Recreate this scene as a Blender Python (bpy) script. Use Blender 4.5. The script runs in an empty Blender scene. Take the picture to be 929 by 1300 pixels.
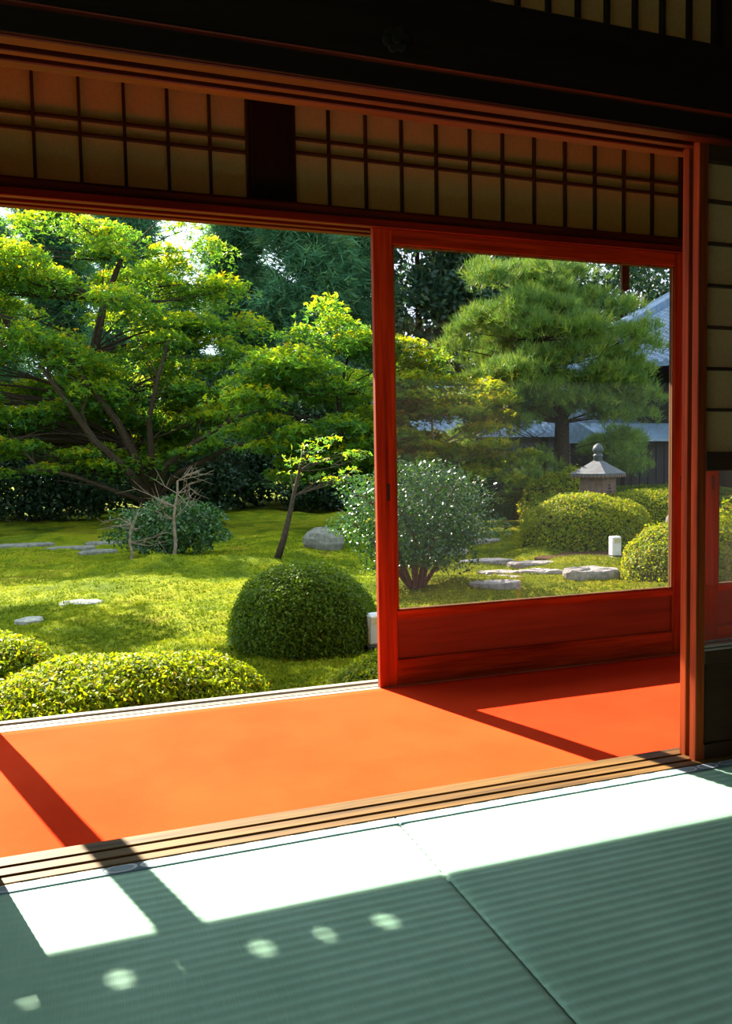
import bpy, math, random
import numpy as np
from mathutils import Vector, Matrix

# ------------------------------------------------------------------ camera, sky, sun, exposure
scn = bpy.context.scene
COL = scn.collection
rad = math.radians

cam_data = bpy.data.cameras.new('camera')
cam = bpy.data.objects.new('camera', cam_data)
COL.objects.link(cam)
cam_data.sensor_fit = 'HORIZONTAL'
cam_data.sensor_width = 36.0
cam_data.lens = 1020.9 / 929.0 * 36.0
cam_data.clip_start = 0.02
cam_data.clip_end = 400
_y, _p, _r = rad(19.27), rad(3.48), rad(-1.0)
r0 = Vector((math.cos(_y), -math.sin(_y), 0)); f0 = Vector((math.sin(_y), math.cos(_y), 0)); u0 = Vector((0, 0, 1))
fw = f0 * math.cos(_p) - u0 * math.sin(_p); uw = u0 * math.cos(_p) + f0 * math.sin(_p)
rr = r0 * math.cos(_r) + uw * math.sin(_r); uu = uw * math.cos(_r) - r0 * math.sin(_r)
cam.matrix_world = Matrix(((rr.x, uu.x, -fw.x, 0), (rr.y, uu.y, -fw.y, 0), (rr.z, uu.z, -fw.z, 1.0), (0, 0, 0, 1)))
scn.camera = cam

SUN = Vector((0.325, -1.0, -0.783))            # direction in which the sunlight travels
sun_data = bpy.data.lights.new('sun', 'SUN')
sun_data.energy = 24.0
sun_data.angle = rad(0.53)
sun_data.color = (1.0, 0.90, 0.72)
sun = bpy.data.objects.new('sun', sun_data)
COL.objects.link(sun)
sun.rotation_euler = SUN.to_track_quat('-Z', 'Y').to_euler()
sun.location = (-8, 25, 20)

world = bpy.data.worlds.new('sky')
scn.world = world
world.use_nodes = True
bg = world.node_tree.nodes['Background']
bg.inputs[0].default_value = (0.72, 0.90, 1.0, 1)
bg.inputs[1].default_value = 2.3

vs = scn.view_settings
vs.view_transform = 'Standard'
vs.look = 'None'
vs.gamma = 1.0
vs.use_curve_mapping = False
vs.exposure = 0.3
scn.cycles.max_bounces = 10
scn.cycles.diffuse_bounces = 6
scn.cycles.transparent_max_bounces = 12
scn.cycles.sample_clamp_indirect = 8.0
scn.cycles.caustics_reflective = False
scn.cycles.caustics_refractive = False

rng = np.random.default_rng(7)
random.seed(7)

# ------------------------------------------------------------------ materials
def new_mat(name):
    m = bpy.data.materials.new(name); m.use_nodes = True
    nt = m.node_tree; nt.nodes.clear()
    out = nt.nodes.new('ShaderNodeOutputMaterial')
    return m, nt, out

def N(nt, typ, **kw):
    n = nt.nodes.new('ShaderNode' + typ)
    for k, v in kw.items():
        if k.startswith('i_'):
            key = k[2:]
            key = int(key) if key.isdigit() else key.replace('_', ' ')
            n.inputs[key].default_value = v
        else:
            setattr(n, k, v)
    return n

def ramp(nt, fac, stops):
    n = N(nt, 'ValToRGB')
    e = n.color_ramp.elements
    while len(e) < len(stops): e.new(0.5)
    for el, (p, c) in zip(e, stops):
        el.position = p; el.color = (*c, 1)
    nt.links.new(fac, n.inputs[0])
    return n.outputs[0]

def coords(nt, scale=(1, 1, 1)):
    g = N(nt, 'NewGeometry')
    m = N(nt, 'Mapping')
    m.inputs['Scale'].default_value = scale
    nt.links.new(g.outputs['Position'], m.inputs[0])
    return m.outputs[0]

def noise(nt, vec, scale, detail=4, rough=0.6):
    n = N(nt, 'TexNoise'); n.inputs['Scale'].default_value = scale
    n.inputs['Detail'].default_value = detail; n.inputs['Roughness'].default_value = rough
    nt.links.new(vec, n.inputs['Vector'])
    return n.outputs['Fac']

def bump(nt, h, strength, dist=0.005):
    b = N(nt, 'Bump'); b.inputs['Strength'].default_value = strength; b.inputs['Distance'].default_value = dist
    nt.links.new(h, b.inputs['Height'])
    return b.outputs[0]

def bsdf(nt, out, rough=0.6, spec=0.4, metal=0.0):
    p = N(nt, 'BsdfPrincipled')
    p.inputs['Roughness'].default_value = rough
    p.inputs['Specular IOR Level'].default_value = spec
    p.inputs['Metallic'].default_value = metal
    nt.links.new(p.outputs[0], out.inputs[0])
    return p

def mat_plain(name, c, rough=0.6, spec=0.3, metal=0.0, var=0.15, scale=20, bumpk=0.0):
    m, nt, out = new_mat(name); p = bsdf(nt, out, rough, spec, metal)
    f = noise(nt, coords(nt), scale)
    c1 = tuple(x * (1 - var) for x in c); c2 = tuple(min(1, x * (1 + var)) for x in c)
    nt.links.new(ramp(nt, f, [(0.3, c1), (0.7, c2)]), p.inputs['Base Color'])
    if bumpk: nt.links.new(bump(nt, f, bumpk), p.inputs['Normal'])
    return m

def mat_wood(name, dark, light, axis, rough=0.62, spec=0.15, scale=1.0):
    m, nt, out = new_mat(name); p = bsdf(nt, out, rough, spec)
    s = {'x': (2.0, 45, 45), 'y': (45, 2.0, 45), 'z': (45, 45, 2.0)}[axis]
    v = coords(nt, tuple(a * scale for a in s))
    n1 = noise(nt, v, 1.0, 6, 0.65)
    s2 = {'x': (0.6, 9, 9), 'y': (9, 0.6, 9), 'z': (9, 9, 0.6)}[axis]
    n2 = noise(nt, coords(nt, s2), 1.0, 3)
    mx = N(nt, 'Math', operation='MULTIPLY_ADD'); mx.inputs[1].default_value = 0.6
    mx2 = N(nt, 'Math', operation='MULTIPLY'); mx2.inputs[1].default_value = 0.4
    nt.links.new(n2, mx2.inputs[0]); nt.links.new(n1, mx.inputs[0]); nt.links.new(mx2.outputs[0], mx.inputs[2])
    nt.links.new(ramp(nt, mx.outputs[0], [(0.36, dark), (0.62, light)]), p.inputs['Base Color'])
    nt.links.new(bump(nt, n1, 0.25, 0.002), p.inputs['Normal'])
    return m

def mat_leaf(name, stops, trans, tmix=0.4, rough=0.5, spec=0.3):
    """leaf colour varies leaf by leaf (mesh attribute rnd); light shines through the blade"""
    m, nt, out = new_mat(name)
    a = N(nt, 'Attribute', attribute_name='rnd')
    col = ramp(nt, a.outputs['Fac'], stops)
    p = N(nt, 'BsdfPrincipled'); p.inputs['Roughness'].default_value = rough
    p.inputs['Specular IOR Level'].default_value = spec
    nt.links.new(col, p.inputs['Base Color'])
    t = N(nt, 'BsdfTranslucent')
    tm = N(nt, 'MixRGB', blend_type='MULTIPLY'); tm.inputs[0].default_value = 1.0
    nt.links.new(col, tm.inputs[1]); tm.inputs[2].default_value = (*trans, 1)
    nt.links.new(tm.outputs[0], t.inputs[0])
    mx = N(nt, 'MixShader'); mx.inputs[0].default_value = tmix
    nt.links.new(p.outputs[0], mx.inputs[1]); nt.links.new(t.outputs[0], mx.inputs[2])
    nt.links.new(mx.outputs[0], out.inputs[0])
    return m

M = {}
RD, RL = (0.075, 0.009, 0.002), (0.30, 0.050, 0.006)
for ax in 'xyz':
    M['wood_' + ax] = mat_wood('stained_wood_' + ax, RD, RL, ax)
    M['dark_' + ax] = mat_wood('blackened_wood_' + ax, (0.006, 0.004, 0.0035), (0.016, 0.009, 0.007), ax, 0.55, 0.15)
    M['lintel_' + ax] = mat_wood('lintel_wood_' + ax, (0.035, 0.005, 0.002), (0.10, 0.013, 0.004), ax, 0.45, 0.3)
    M['sill_' + ax] = mat_wood('worn_sill_wood_' + ax, (0.05, 0.026, 0.007), (0.19, 0.10, 0.026), ax, 0.6, 0.2)
    M['shoji_' + ax] = mat_wood('shoji_bar_wood_' + ax, (0.022, 0.010, 0.006), (0.045, 0.02, 0.01), ax, 0.5, 0.25)
M['grey_x'] = mat_wood('weathered_wood', (0.16, 0.13, 0.10), (0.36, 0.31, 0.25), 'x', 0.7, 0.2)
M['board'] = mat_wood('door_board_wood', (0.05, 0.006, 0.003), (0.14, 0.026, 0.008), 'x', 0.4, 0.4, 0.5)
M['metal_rail'] = mat_plain('metal_rail', (0.62, 0.60, 0.56), 0.35, 0.5, 0.7)
M['dark_metal'] = mat_plain('dark_metal', (0.03, 0.03, 0.032), 0.45, 0.5, 0.6)
M['plaster'] = mat_plain('dark_plaster', (0.035, 0.024, 0.016), 0.9, 0.1, 0, 0.15, 60, 0.1)
M['sand_wall'] = mat_plain('sand_plaster', (0.42, 0.35, 0.24), 0.9, 0.1, 0, 0.1, 60, 0.1)
M['ceiling'] = mat_wood('ceiling_board', (0.03, 0.018, 0.012), (0.06, 0.035, 0.022), 'y', 0.6, 0.2)
M['outer_wall'] = mat_plain('outer_plaster', (0.35, 0.31, 0.25), 0.9, 0.1)
M['rooftile'] = mat_plain('roof_clay', (0.12, 0.13, 0.15), 0.5, 0.4)

def m_paper():
    m, nt, out = new_mat('washi_paper')
    f = noise(nt, coords(nt, (1, 1, 1)), 90, 5)
    c = ramp(nt, f, [(0.3, (0.50, 0.35, 0.18)), (0.7, (0.58, 0.41, 0.21))])
    d = N(nt, 'BsdfDiffuse'); t = N(nt, 'BsdfTranslucent')
    nt.links.new(c, d.inputs[0]); nt.links.new(c, t.inputs[0])
    mx = N(nt, 'MixShader'); mx.inputs[0].default_value = 0.29
    nt.links.new(d.outputs[0], mx.inputs[1]); nt.links.new(t.outputs[0], mx.inputs[2])
    nt.links.new(mx.outputs[0], out.inputs[0])
    return m
M['paper'] = m_paper()

def m_glass(name, tint, dust0, dust1):
    """window glass with a thin film of dust"""
    m, nt, out = new_mat(name)
    lw = N(nt, 'LayerWeight'); lw.inputs[0].default_value = 0.5
    pw = N(nt, 'Math', operation='POWER'); pw.inputs[1].default_value = 5.0
    fm = N(nt, 'Math', operation='MULTIPLY_ADD'); fm.inputs[1].default_value = 0.95; fm.inputs[2].default_value = 0.04
    nt.links.new(lw.outputs['Facing'], pw.inputs[0]); nt.links.new(pw.outputs[0], fm.inputs[0])
    t = N(nt, 'BsdfTransparent'); t.inputs[0].default_value = (*tint, 1)
    g = N(nt, 'BsdfGlossy'); g.inputs['Roughness'].default_value = 0.0; g.inputs[0].default_value = (1, 1, 1, 1)
    mx = N(nt, 'MixShader')
    nt.links.new(fm.outputs[0], mx.inputs[0]); nt.links.new(t.outputs[0], mx.inputs[1]); nt.links.new(g.outputs[0], mx.inputs[2])
    dust = N(nt, 'BsdfTranslucent'); dust.inputs[0].default_value = (0.62, 0.8, 0.85, 1)
    mx2 = N(nt, 'MixShader')
    f = noise(nt, coords(nt), 3, 4)
    mr = N(nt, 'MapRange'); mr.inputs['To Min'].default_value = dust0; mr.inputs['To Max'].default_value = dust1
    nt.links.new(f, mr.inputs[0]); nt.links.new(mr.outputs[0], mx2.inputs[0])
    nt.links.new(mx.outputs[0], mx2.inputs[1]); nt.links.new(dust.outputs[0], mx2.inputs[2])
    nt.links.new(mx2.outputs[0], out.inputs[0])
    return m
M['clear_glass'] = m_glass('clear_glass', (0.97, 0.97, 0.97), 0.0, 0.001)
M['glass'] = m_glass('old_glass', (0.82, 0.775, 0.82), 0.0005, 0.003)

def m_carpet():
    m, nt, out = new_mat('red_felt'); p = bsdf(nt, out, 0.95, 0.02)
    v = coords(nt)
    n1 = noise(nt, v, 420, 3); n2 = noise(nt, v, 2.2, 4)
    ad = N(nt, 'Math', operation='MULTIPLY_ADD'); ad.inputs[1].default_value = 0.5
    h = N(nt, 'Math', operation='MULTIPLY'); h.inputs[1].default_value = 0.5
    nt.links.new(n2, h.inputs[0]); nt.links.new(n1, ad.inputs[0]); nt.links.new(h.outputs[0], ad.inputs[2])
    c = ramp(nt, ad.outputs[0], [(0.36, (0.76, 0.042, 0.008)), (0.64, (0.90, 0.064, 0.014))])
    nt.links.new(c, p.inputs['Base Color'])
    p.inputs['Sheen Weight'].default_value = 0.03
    p.inputs['Sheen Roughness'].default_value = 0.4
    p.inputs['Sheen Tint'].default_value = (1.0, 0.5, 0.2, 1)
    nt.links.new(bump(nt, n1, 0.5, 0.002), p.inputs['Normal'])
    return m
M['carpet'] = m_carpet()

def m_tatami():
    m, nt, out = new_mat('tatami_rush'); p = bsdf(nt, out, 0.6, 0.25)
    n1 = noise(nt, coords(nt, (700, 12, 10)), 1.0, 3); n2 = noise(nt, coords(nt), 5, 3)
    ad = N(nt, 'Math', operation='ADD'); nt.links.new(n1, ad.inputs[0]); nt.links.new(n2, ad.inputs[1])
    h = N(nt, 'Math', operation='MULTIPLY'); h.inputs[1].default_value = 0.5; nt.links.new(ad.outputs[0], h.inputs[0])
    c = ramp(nt, h.outputs[0], [(0.35, (0.32, 0.60, 0.44)), (0.65, (0.42, 0.73, 0.56))])
    nt.links.new(c, p.inputs['Base Color'])
    nt.links.new(bump(nt, n1, 0.3, 0.0015), p.inputs['Normal'])
    return m
M['tatami'] = m_tatami()

def m_heri():
    """brocade edge cloth with a row of pale oval crests"""
    m, nt, out = new_mat('brocade_border'); p = bsdf(nt, out, 0.7, 0.2)
    tc = N(nt, 'TexCoord'); sp = N(nt, 'SeparateXYZ'); nt.links.new(tc.outputs['Object'], sp.inputs[0])
    def math_(op, a, b=None):
        n = N(nt, 'Math', operation=op)
        for i, x in enumerate((a, b)):
            if x is None: continue
            if isinstance(x, (int, float)): n.inputs[i].default_value = x
            else: nt.links.new(x, n.inputs[i])
        return n.outputs[0]
    u = math_('SUBTRACT', math_('FRACT', math_('MULTIPLY', sp.outputs[0], 1 / 0.085)), 0.5)
    y = math_('ABSOLUTE', sp.outputs[1])
    v = math_('MULTIPLY', math_('SUBTRACT', y, 0.4995), 1 / 0.042)
    r = math_('SQRT', math_('ADD', math_('POWER', math_('MULTIPLY', u, 2.0), 2), math_('POWER', math_('MULTIPLY', v, 2.1), 2)))
    c = ramp(nt, r, [(0.0, (0.30, 0.40, 0.46)), (0.70, (0.26, 0.36, 0.42)), (0.78, (0.62, 0.66, 0.66)), (0.92, (0.60, 0.64, 0.64)), (0.97, (0.10, 0.16, 0.2)), (1.0, (0.13, 0.2, 0.25))])
    nt.links.new(c, p.inputs['Base Color'])
    return m
M['heri'] = m_heri()

def m_moss():
    m, nt, out = new_mat('moss'); p = bsdf(nt, out, 0.95, 0.05)
    v = coords(nt)
    n1 = noise(nt, v, 1.1, 7, 0.68); n2 = noise(nt, v, 30, 6, 0.75)
    c1 = ramp(nt, n1, [(0.32, (0.055, 0.090, 0.006)), (0.45, (0.115, 0.155, 0.006)), (0.56, (0.22, 0.24, 0.008)), (0.66, (0.19, 0.17, 0.014)), (0.78, (0.13, 0.09, 0.02))])
    c2 = ramp(nt, n2, [(0.3, (0.45, 0.5, 0.4)), (0.65, (1.25, 1.2, 1.1))])
    mx = N(nt, 'MixRGB', blend_type='MULTIPLY'); mx.inputs[0].default_value = 1.0
    nt.links.new(c1, mx.inputs[1]); nt.links.new(c2, mx.inputs[2])
    nt.links.new(mx.outputs[0], p.inputs['Base Color'])
    nt.links.new(bump(nt, n2, 1.0, 0.04), p.inputs['Normal'])
    return m
M['moss'] = m_moss()
M['moss_blade'] = mat_leaf('moss_blade', [(0.0, (0.05, 0.085, 0.006)), (0.45, (0.13, 0.175, 0.007)), (0.8, (0.26, 0.28, 0.010)), (1.0, (0.22, 0.14, 0.02))], (1.2, 1.2, 1.0), 0.35, 0.8, 0.1)
M['soil'] = mat_plain('garden_soil', (0.06, 0.035, 0.018), 0.95, 0.05, 0, 0.4, 25, 0.5)
M['stone'] = mat_plain('garden_stone', (0.14, 0.135, 0.115), 0.85, 0.2, 0, 0.4, 14, 0.6)
M['pale_stone'] = mat_plain('pale_stone', (0.26, 0.25, 0.22), 0.85, 0.2, 0, 0.45, 16, 0.7)
M['bark'] = mat_plain('bark', (0.038, 0.027, 0.018), 0.9, 0.1, 0, 0.45, 22, 0.8)
M['pale_bark'] = mat_plain('pale_bark', (0.16, 0.12, 0.085), 0.85, 0.1, 0, 0.4, 24, 0.6)
M['red_bark'] = mat_plain('reddish_bark', (0.11, 0.055, 0.038), 0.85, 0.1, 0, 0.4, 24, 0.6)
M['lamp_white'] = mat_plain('white_enamel', (0.66, 0.68, 0.69), 0.4, 0.3, 0, 0.03)
M['patina'] = mat_plain('copper_patina', (0.05, 0.07, 0.07), 0.55, 0.4, 0.2, 0.4, 12)
M['lantern_wood'] = mat_plain('lantern_wood', (0.14, 0.10, 0.07), 0.8, 0.2, 0, 0.3, 10)
M['tile_blue'] = mat_plain('blue_grey_tile', (0.15, 0.25, 0.33), 0.42, 0.5, 0, 0.3, 6)
M['white_wall'] = mat_plain('white_plaster', (0.30, 0.30, 0.29), 0.9, 0.1, 0, 0.1, 4)
M['black_timber'] = mat_plain('black_timber', (0.02, 0.02, 0.022), 0.7, 0.2)

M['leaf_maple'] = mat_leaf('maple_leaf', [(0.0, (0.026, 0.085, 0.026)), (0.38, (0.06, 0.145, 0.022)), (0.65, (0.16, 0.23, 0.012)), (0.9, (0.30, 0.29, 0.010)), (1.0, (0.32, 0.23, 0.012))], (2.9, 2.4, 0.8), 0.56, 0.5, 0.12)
M['leaf_maple_gold'] = mat_leaf('golden_maple_leaf', [(0.0, (0.06, 0.13, 0.014)), (0.55, (0.15, 0.23, 0.014)), (0.85, (0.34, 0.31, 0.014)), (1.0, (0.36, 0.23, 0.015))], (2.4, 2.0, 0.9), 0.5, 0.5, 0.15)
M['leaf_azalea'] = mat_leaf('azalea_leaf', [(0.0, (0.08, 0.14, 0.007)), (0.5, (0.18, 0.25, 0.008)), (0.85, (0.28, 0.33, 0.010)), (1.0, (0.24, 0.15, 0.02))], (2.0, 1.8, 0.8), 0.42, 0.55, 0.15)
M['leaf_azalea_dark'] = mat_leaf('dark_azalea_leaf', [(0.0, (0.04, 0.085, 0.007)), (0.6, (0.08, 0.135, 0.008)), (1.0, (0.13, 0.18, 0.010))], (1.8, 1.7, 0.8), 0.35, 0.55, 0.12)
M['leaf_gloss'] = mat_leaf('glossy_leaf', [(0.0, (0.018, 0.06, 0.024)), (0.6, (0.035, 0.095, 0.028)), (1.0, (0.07, 0.14, 0.025))], (1.5, 1.6, 0.6), 0.25, 0.3, 0.4)
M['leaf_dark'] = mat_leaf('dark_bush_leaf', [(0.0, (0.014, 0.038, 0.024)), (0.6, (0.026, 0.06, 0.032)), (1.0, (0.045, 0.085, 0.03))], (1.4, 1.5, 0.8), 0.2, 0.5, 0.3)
M['needle'] = mat_leaf('pine_needle', [(0.0, (0.065, 0.155, 0.035)), (0.6, (0.13, 0.25, 0.04)), (1.0, (0.23, 0.32, 0.04))], (1.4, 1.4, 0.8), 0.35, 0.5, 0.3)
M['cedar'] = mat_leaf('cedar_spray', [(0.0, (0.035, 0.105, 0.06)), (0.6, (0.058, 0.16, 0.078)), (1.0, (0.105, 0.19, 0.07))], (1.4, 1.5, 0.9), 0.3, 0.6, 0.2)
M['oak_leaf'] = mat_leaf('evergreen_oak_leaf', [(0.0, (0.024, 0.07, 0.045)), (0.6, (0.045, 0.11, 0.055)), (1.0, (0.075, 0.135, 0.045))], (1.4, 1.5, 0.9), 0.3, 0.5, 0.3)
M['core'] = mat_plain('bush_core', (0.04, 0.06, 0.012), 0.95, 0.02, 0, 0.3, 30)

# ------------------------------------------------------------------ mesh helpers
def link(o, parent=None):
    COL.objects.link(o)
    if parent is not None: o.parent = parent
    return o

def tag(o, label=None, cat=None, group=None, kind=None):
    if label: o['label'] = label
    if cat: o['category'] = cat
    if group: o['group'] = group
    if kind: o['kind'] = kind
    return o

def empty(name, loc=(0, 0, 0), rz=0.0):
    o = bpy.data.objects.new(name, None)
    o.location = loc; o.rotation_euler = (0, 0, rz); o.empty_display_size = 0.1
    return link(o)

def np_mesh(name, V, F, mat=None, attr=None, smooth=False):
    """V (n,3); F (m,k) with one polygon size"""
    V = np.ascontiguousarray(V, np.float32); F = np.ascontiguousarray(F, np.int32)
    me = bpy.data.meshes.new(name)
    k = F.shape[1]
    me.vertices.add(len(V)); me.vertices.foreach_set('co', V.ravel())
    me.loops.add(F.size); me.loops.foreach_set('vertex_index', F.ravel())
    me.polygons.add(len(F)); me.polygons.foreach_set('loop_start', np.arange(len(F), dtype=np.int32) * k)
    if smooth: me.polygons.foreach_set('use_smooth', np.ones(len(F), bool))
    if attr is not None:
        a = me.attributes.new('rnd', 'FLOAT', 'POINT'); a.data.foreach_set('value', np.ascontiguousarray(attr, np.float32))
    me.update(calc_edges=True)
    if mat: me.materials.append(mat)
    return me

class MB:
    """collects polygons in world space; build() links one mesh object"""
    def __init__(s): s.v = []; s.f = []
    def add(s, vs, fs):
        n = len(s.v); s.v += [tuple(v) for v in vs]; s.f += [tuple(i + n for i in f) for f in fs]; return s
    def box(s, x0, x1, y0, y1, z0, z1, b=0.0):
        lo = (min(x0, x1), min(y0, y1), min(z0, z1)); hi = (max(x0, x1), max(y0, y1), max(z0, z1))
        b = min(b, *(0.4 * (h - l) for l, h in zip(lo, hi)))
        if b <= 0:
            vs = [(x, y, z) for x in (lo[0], hi[0]) for y in (lo[1], hi[1]) for z in (lo[2], hi[2])]
            return s.add(vs, [(0, 1, 3, 2), (4, 6, 7, 5), (0, 4, 5, 1), (2, 3, 7, 6), (0, 2, 6, 4), (1, 5, 7, 3)])
        vs = []; idx = {}
        for i in (0, 1):
            for j in (0, 1):
                for k in (0, 1):
                    for a in range(3):
                        c = []
                        for ax, q in enumerate((i, j, k)):
                            e = (lo, hi)[q][ax]
                            c.append(e if ax == a else e + (b if q == 0 else -b))
                        idx[(i, j, k, a)] = len(vs); vs.append(tuple(c))
        fs = []
        for a in range(3):
            o = [x for x in range(3) if x != a]
            for q in (0, 1):
                ring = []
                for (m, n) in ((0, 0), (1, 0), (1, 1), (0, 1)):
                    key = [0, 0, 0]; key[a] = q; key[o[0]] = m; key[o[1]] = n
                    ring.append(idx[(*key, a)])
                fs.append(tuple(ring))
        for a in range(3):
            o = [x for x in range(3) if x != a]
            for m in (0, 1):
                for n in (0, 1):
                    k0 = [0, 0, 0]; k1 = [0, 0, 0]; k1[a] = 1
                    k0[o[0]] = k1[o[0]] = m; k0[o[1]] = k1[o[1]] = n
                    fs.append((idx[(*k0, o[0])], idx[(*k1, o[0])], idx[(*k1, o[1])], idx[(*k0, o[1])]))
        for i in (0, 1):
            for j in (0, 1):
                for k in (0, 1): fs.append(tuple(idx[(i, j, k, a)] for a in range(3)))
        return s.add(vs, fs)
    def lathe(s, c, prof, seg=20):
        """prof: (radius, z)"""
        vs = []; fs = []
        for r, z in prof:
            for k in range(seg):
                a = 2 * math.pi * k / seg
                vs.append((c[0] + r * math.cos(a), c[1] + r * math.sin(a), c[2] + z))
        for i in range(len(prof) - 1):
            for k in range(seg):
                k2 = (k + 1) % seg
                fs.append((i * seg + k, i * seg + k2, (i + 1) * seg + k2, (i + 1) * seg + k))
        fs.append(tuple(range(seg - 1, -1, -1))); fs.append(tuple((len(prof) - 1) * seg + k for k in range(seg)))
        return s.add(vs, fs)
    def extrude(s, poly, axis, a0, a1):
        """poly: 2-d outline in the two other axes (in order), extruded along axis"""
        n = len(poly); vs = []
        for a in (a0, a1):
            for p in poly:
                c = list(p); c.insert(axis, a); vs.append(tuple(c))
        fs = [tuple(range(n)), tuple(range(2 * n - 1, n - 1, -1))]
        for i in range(n):
            j = (i + 1) % n; fs.append((i, j, n + j, n + i))
        return s.add(vs, fs)
    def tube(s, pts, rads, seg=7):
        pts = [Vector(p) for p in pts]; vs = []; fs = []
        prev = None
        for i, p in enumerate(pts):
            d = (pts[min(i + 1, len(pts) - 1)] - pts[max(i - 1, 0)]).normalized()
            a = d.orthogonal().normalized() if prev is None else (prev - d * prev.dot(d)).normalized()
            prev = a; b = d.cross(a)
            for k in range(seg):
                t = 2 * math.pi * k / seg
                vs.append(p + (a * math.cos(t) + b * math.sin(t)) * rads[i])
        for i in range(len(pts) - 1):
            for k in range(seg):
                k2 = (k + 1) % seg
                fs.append((i * seg + k, i * seg + k2, (i + 1) * seg + k2, (i + 1) * seg + k))
        fs.append(tuple(range(seg - 1, -1, -1))); fs.append(tuple((len(pts) - 1) * seg + k for k in range(seg)))
        return s.add(vs, fs)
    def mesh(s, name, mat, off=(0, 0, 0), smooth=False):
        me = bpy.data.meshes.new(name)
        me.from_pydata([(v[0] - off[0], v[1] - off[1], v[2] - off[2]) for v in s.v], [], s.f)
        import bmesh
        bm = bmesh.new(); bm.from_mesh(me); bmesh.ops.recalc_face_normals(bm, faces=bm.faces); bm.to_mesh(me); bm.free()
        if smooth:
            for p in me.polygons: p.use_smooth = True
        me.materials.append(mat); return me
    def build(s, name, mat, parent=None, smooth=False, root=None):
        """as a part: vertices are stored relative to the thing's base"""
        off = (0, 0, 0); loc = (0, 0, 0)
        if parent is not None:
            r = parent
            while r.parent is not None: r = r.parent
            off = r.location
        else:
            V = np.array(s.v); loc = ((V[:, 0].min() + V[:, 0].max()) / 2, (V[:, 1].min() + V[:, 1].max()) / 2, V[:, 2].min()); off = loc
        o = bpy.data.objects.new(name, s.mesh(name, mat, off, smooth))
        if parent is None: o.location = loc
        return link(o, parent)

def struct(name, mb, mat, label, cat, smooth=False):
    return tag(mb.build(name, mat, None, smooth), label, cat, kind='structure')

# ------------------------------------------------------------------ measures of the house
X0, X1 = -3.025, 4.615          # room and veranda, left and right end
Y_IN0, Y_IN1 = 2.073, 2.221     # inner threshold
Y_OUT0, Y_OUT1 = 3.515, 3.665   # outer sill
ZV = -0.065                     # veranda floor level (felt top)
Y_BACK = -2.087

# ------------------------------------------------------------------ large structure: room shell
struct('floor', MB().box(X0, X1, Y_BACK, Y_IN0, -0.35, -0.056), M['plaster'], 'dark board floor under the tatami mats', 'floor')
struct('ceiling', MB().box(X0 - .1, X1 + .1, Y_BACK - .1, 3.75, 2.95, 3.05), M['ceiling'], 'dark boarded ceiling over room and veranda', 'ceiling')
struct('wall_back', MB().box(X0 - .1, X1 + .1, Y_BACK - .1, Y_BACK, -0.35, 2.95), M['sand_wall'], 'sand plaster wall behind the viewer', 'wall')
struct('wall_left', MB().box(X0 - .1, X0, Y_BACK, 3.665, 2.15, 2.95).box(X0 - .1, X0, Y_BACK, 3.665, -0.35, -.06), M['sand_wall'], 'plaster wall over the unseen left side, added open to let in daylight', 'wall')  # unseen side opened up to brighten the room and veranda
for i_, yy_ in enumerate((Y_BACK + .06, 0.0, 2.15, 3.60)):
    struct('trim_%d' % (20 + i_), MB().box(X0 - .1, X0, yy_ - .06, yy_ + .06, -0.06, 2.15, .004), M['wood_z'], 'post on the unseen left side, opened to add daylight, %s from the garden' % ('fourth', 'third', 'second', 'first')[i_], 'post')
struct('wall_right', MB().box(X1, X1 + .1, Y_BACK, 3.70, -0.35, 2.95), M['sand_wall'], 'sand plaster end wall on the right', 'wall')
w = MB().box(X0, -1.215, 2.11, 2.19, -0.056, 1.985).box(2.845, X1, 2.11, 2.19, -0.056, 1.985)
w.box(X0, 0.86, 2.11, 2.19, 2.26, 2.95).box(1.93, X1, 2.11, 2.19, 2.26, 2.95).box(0.86, 1.93, 2.11, 2.19, 2.70, 2.95)
struct('wall_front', w, M['plaster'], 'dark plaster wall above and beside the paper screens', 'wall')
w = MB().box(X0, X1, 3.57, 3.65, 2.66, 2.95)
struct('wall_outer', w, M['plaster'], 'plaster strip above the outer transom', 'wall')
struct('floor_veranda', MB().box(X0, X1, Y_IN1, Y_OUT0, -0.35, ZV - 0.007), M['sill_x'], 'veranda floor boards under the red felt', 'floor')

# roof and eaves outside
r = MB().extrude([(3.66, 3.02), (3.66, 3.20), (5.02, 2.86), (5.02, 2.72)], 0, X0 - 1.6, X1 + 1.6)
struct('roof_eaves', r, M['rooftile'], 'deep roof eaves over the veranda', 'roof')
fb = MB(); YE = 4.95
fb.box(X0 - 1.6, X1 + 1.6, YE - .012, YE + .012, 2.506, 2.600)
fb.box(X0 - 1.6, X1 + 1.6, YE - .012, YE + .012, 2.632, 2.80)
hx = sorted([-1.222, -1.056, -0.923, -0.773, -0.637, -0.498])
hw = [.012, .018, .009, .017, .011, .018]
prev = X0 - 1.6
for x, h in zip(hx, hw):
    fb.box(prev, x - h, YE - .012, YE + .012, 2.600, 2.632); prev = x + h
fb.box(prev, X1 + 1.6, YE - .012, YE + .012, 2.600, 2.632)
struct('trim_1', fb, M['grey_x'], 'eaves board with a row of small holes', 'trim')

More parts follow.
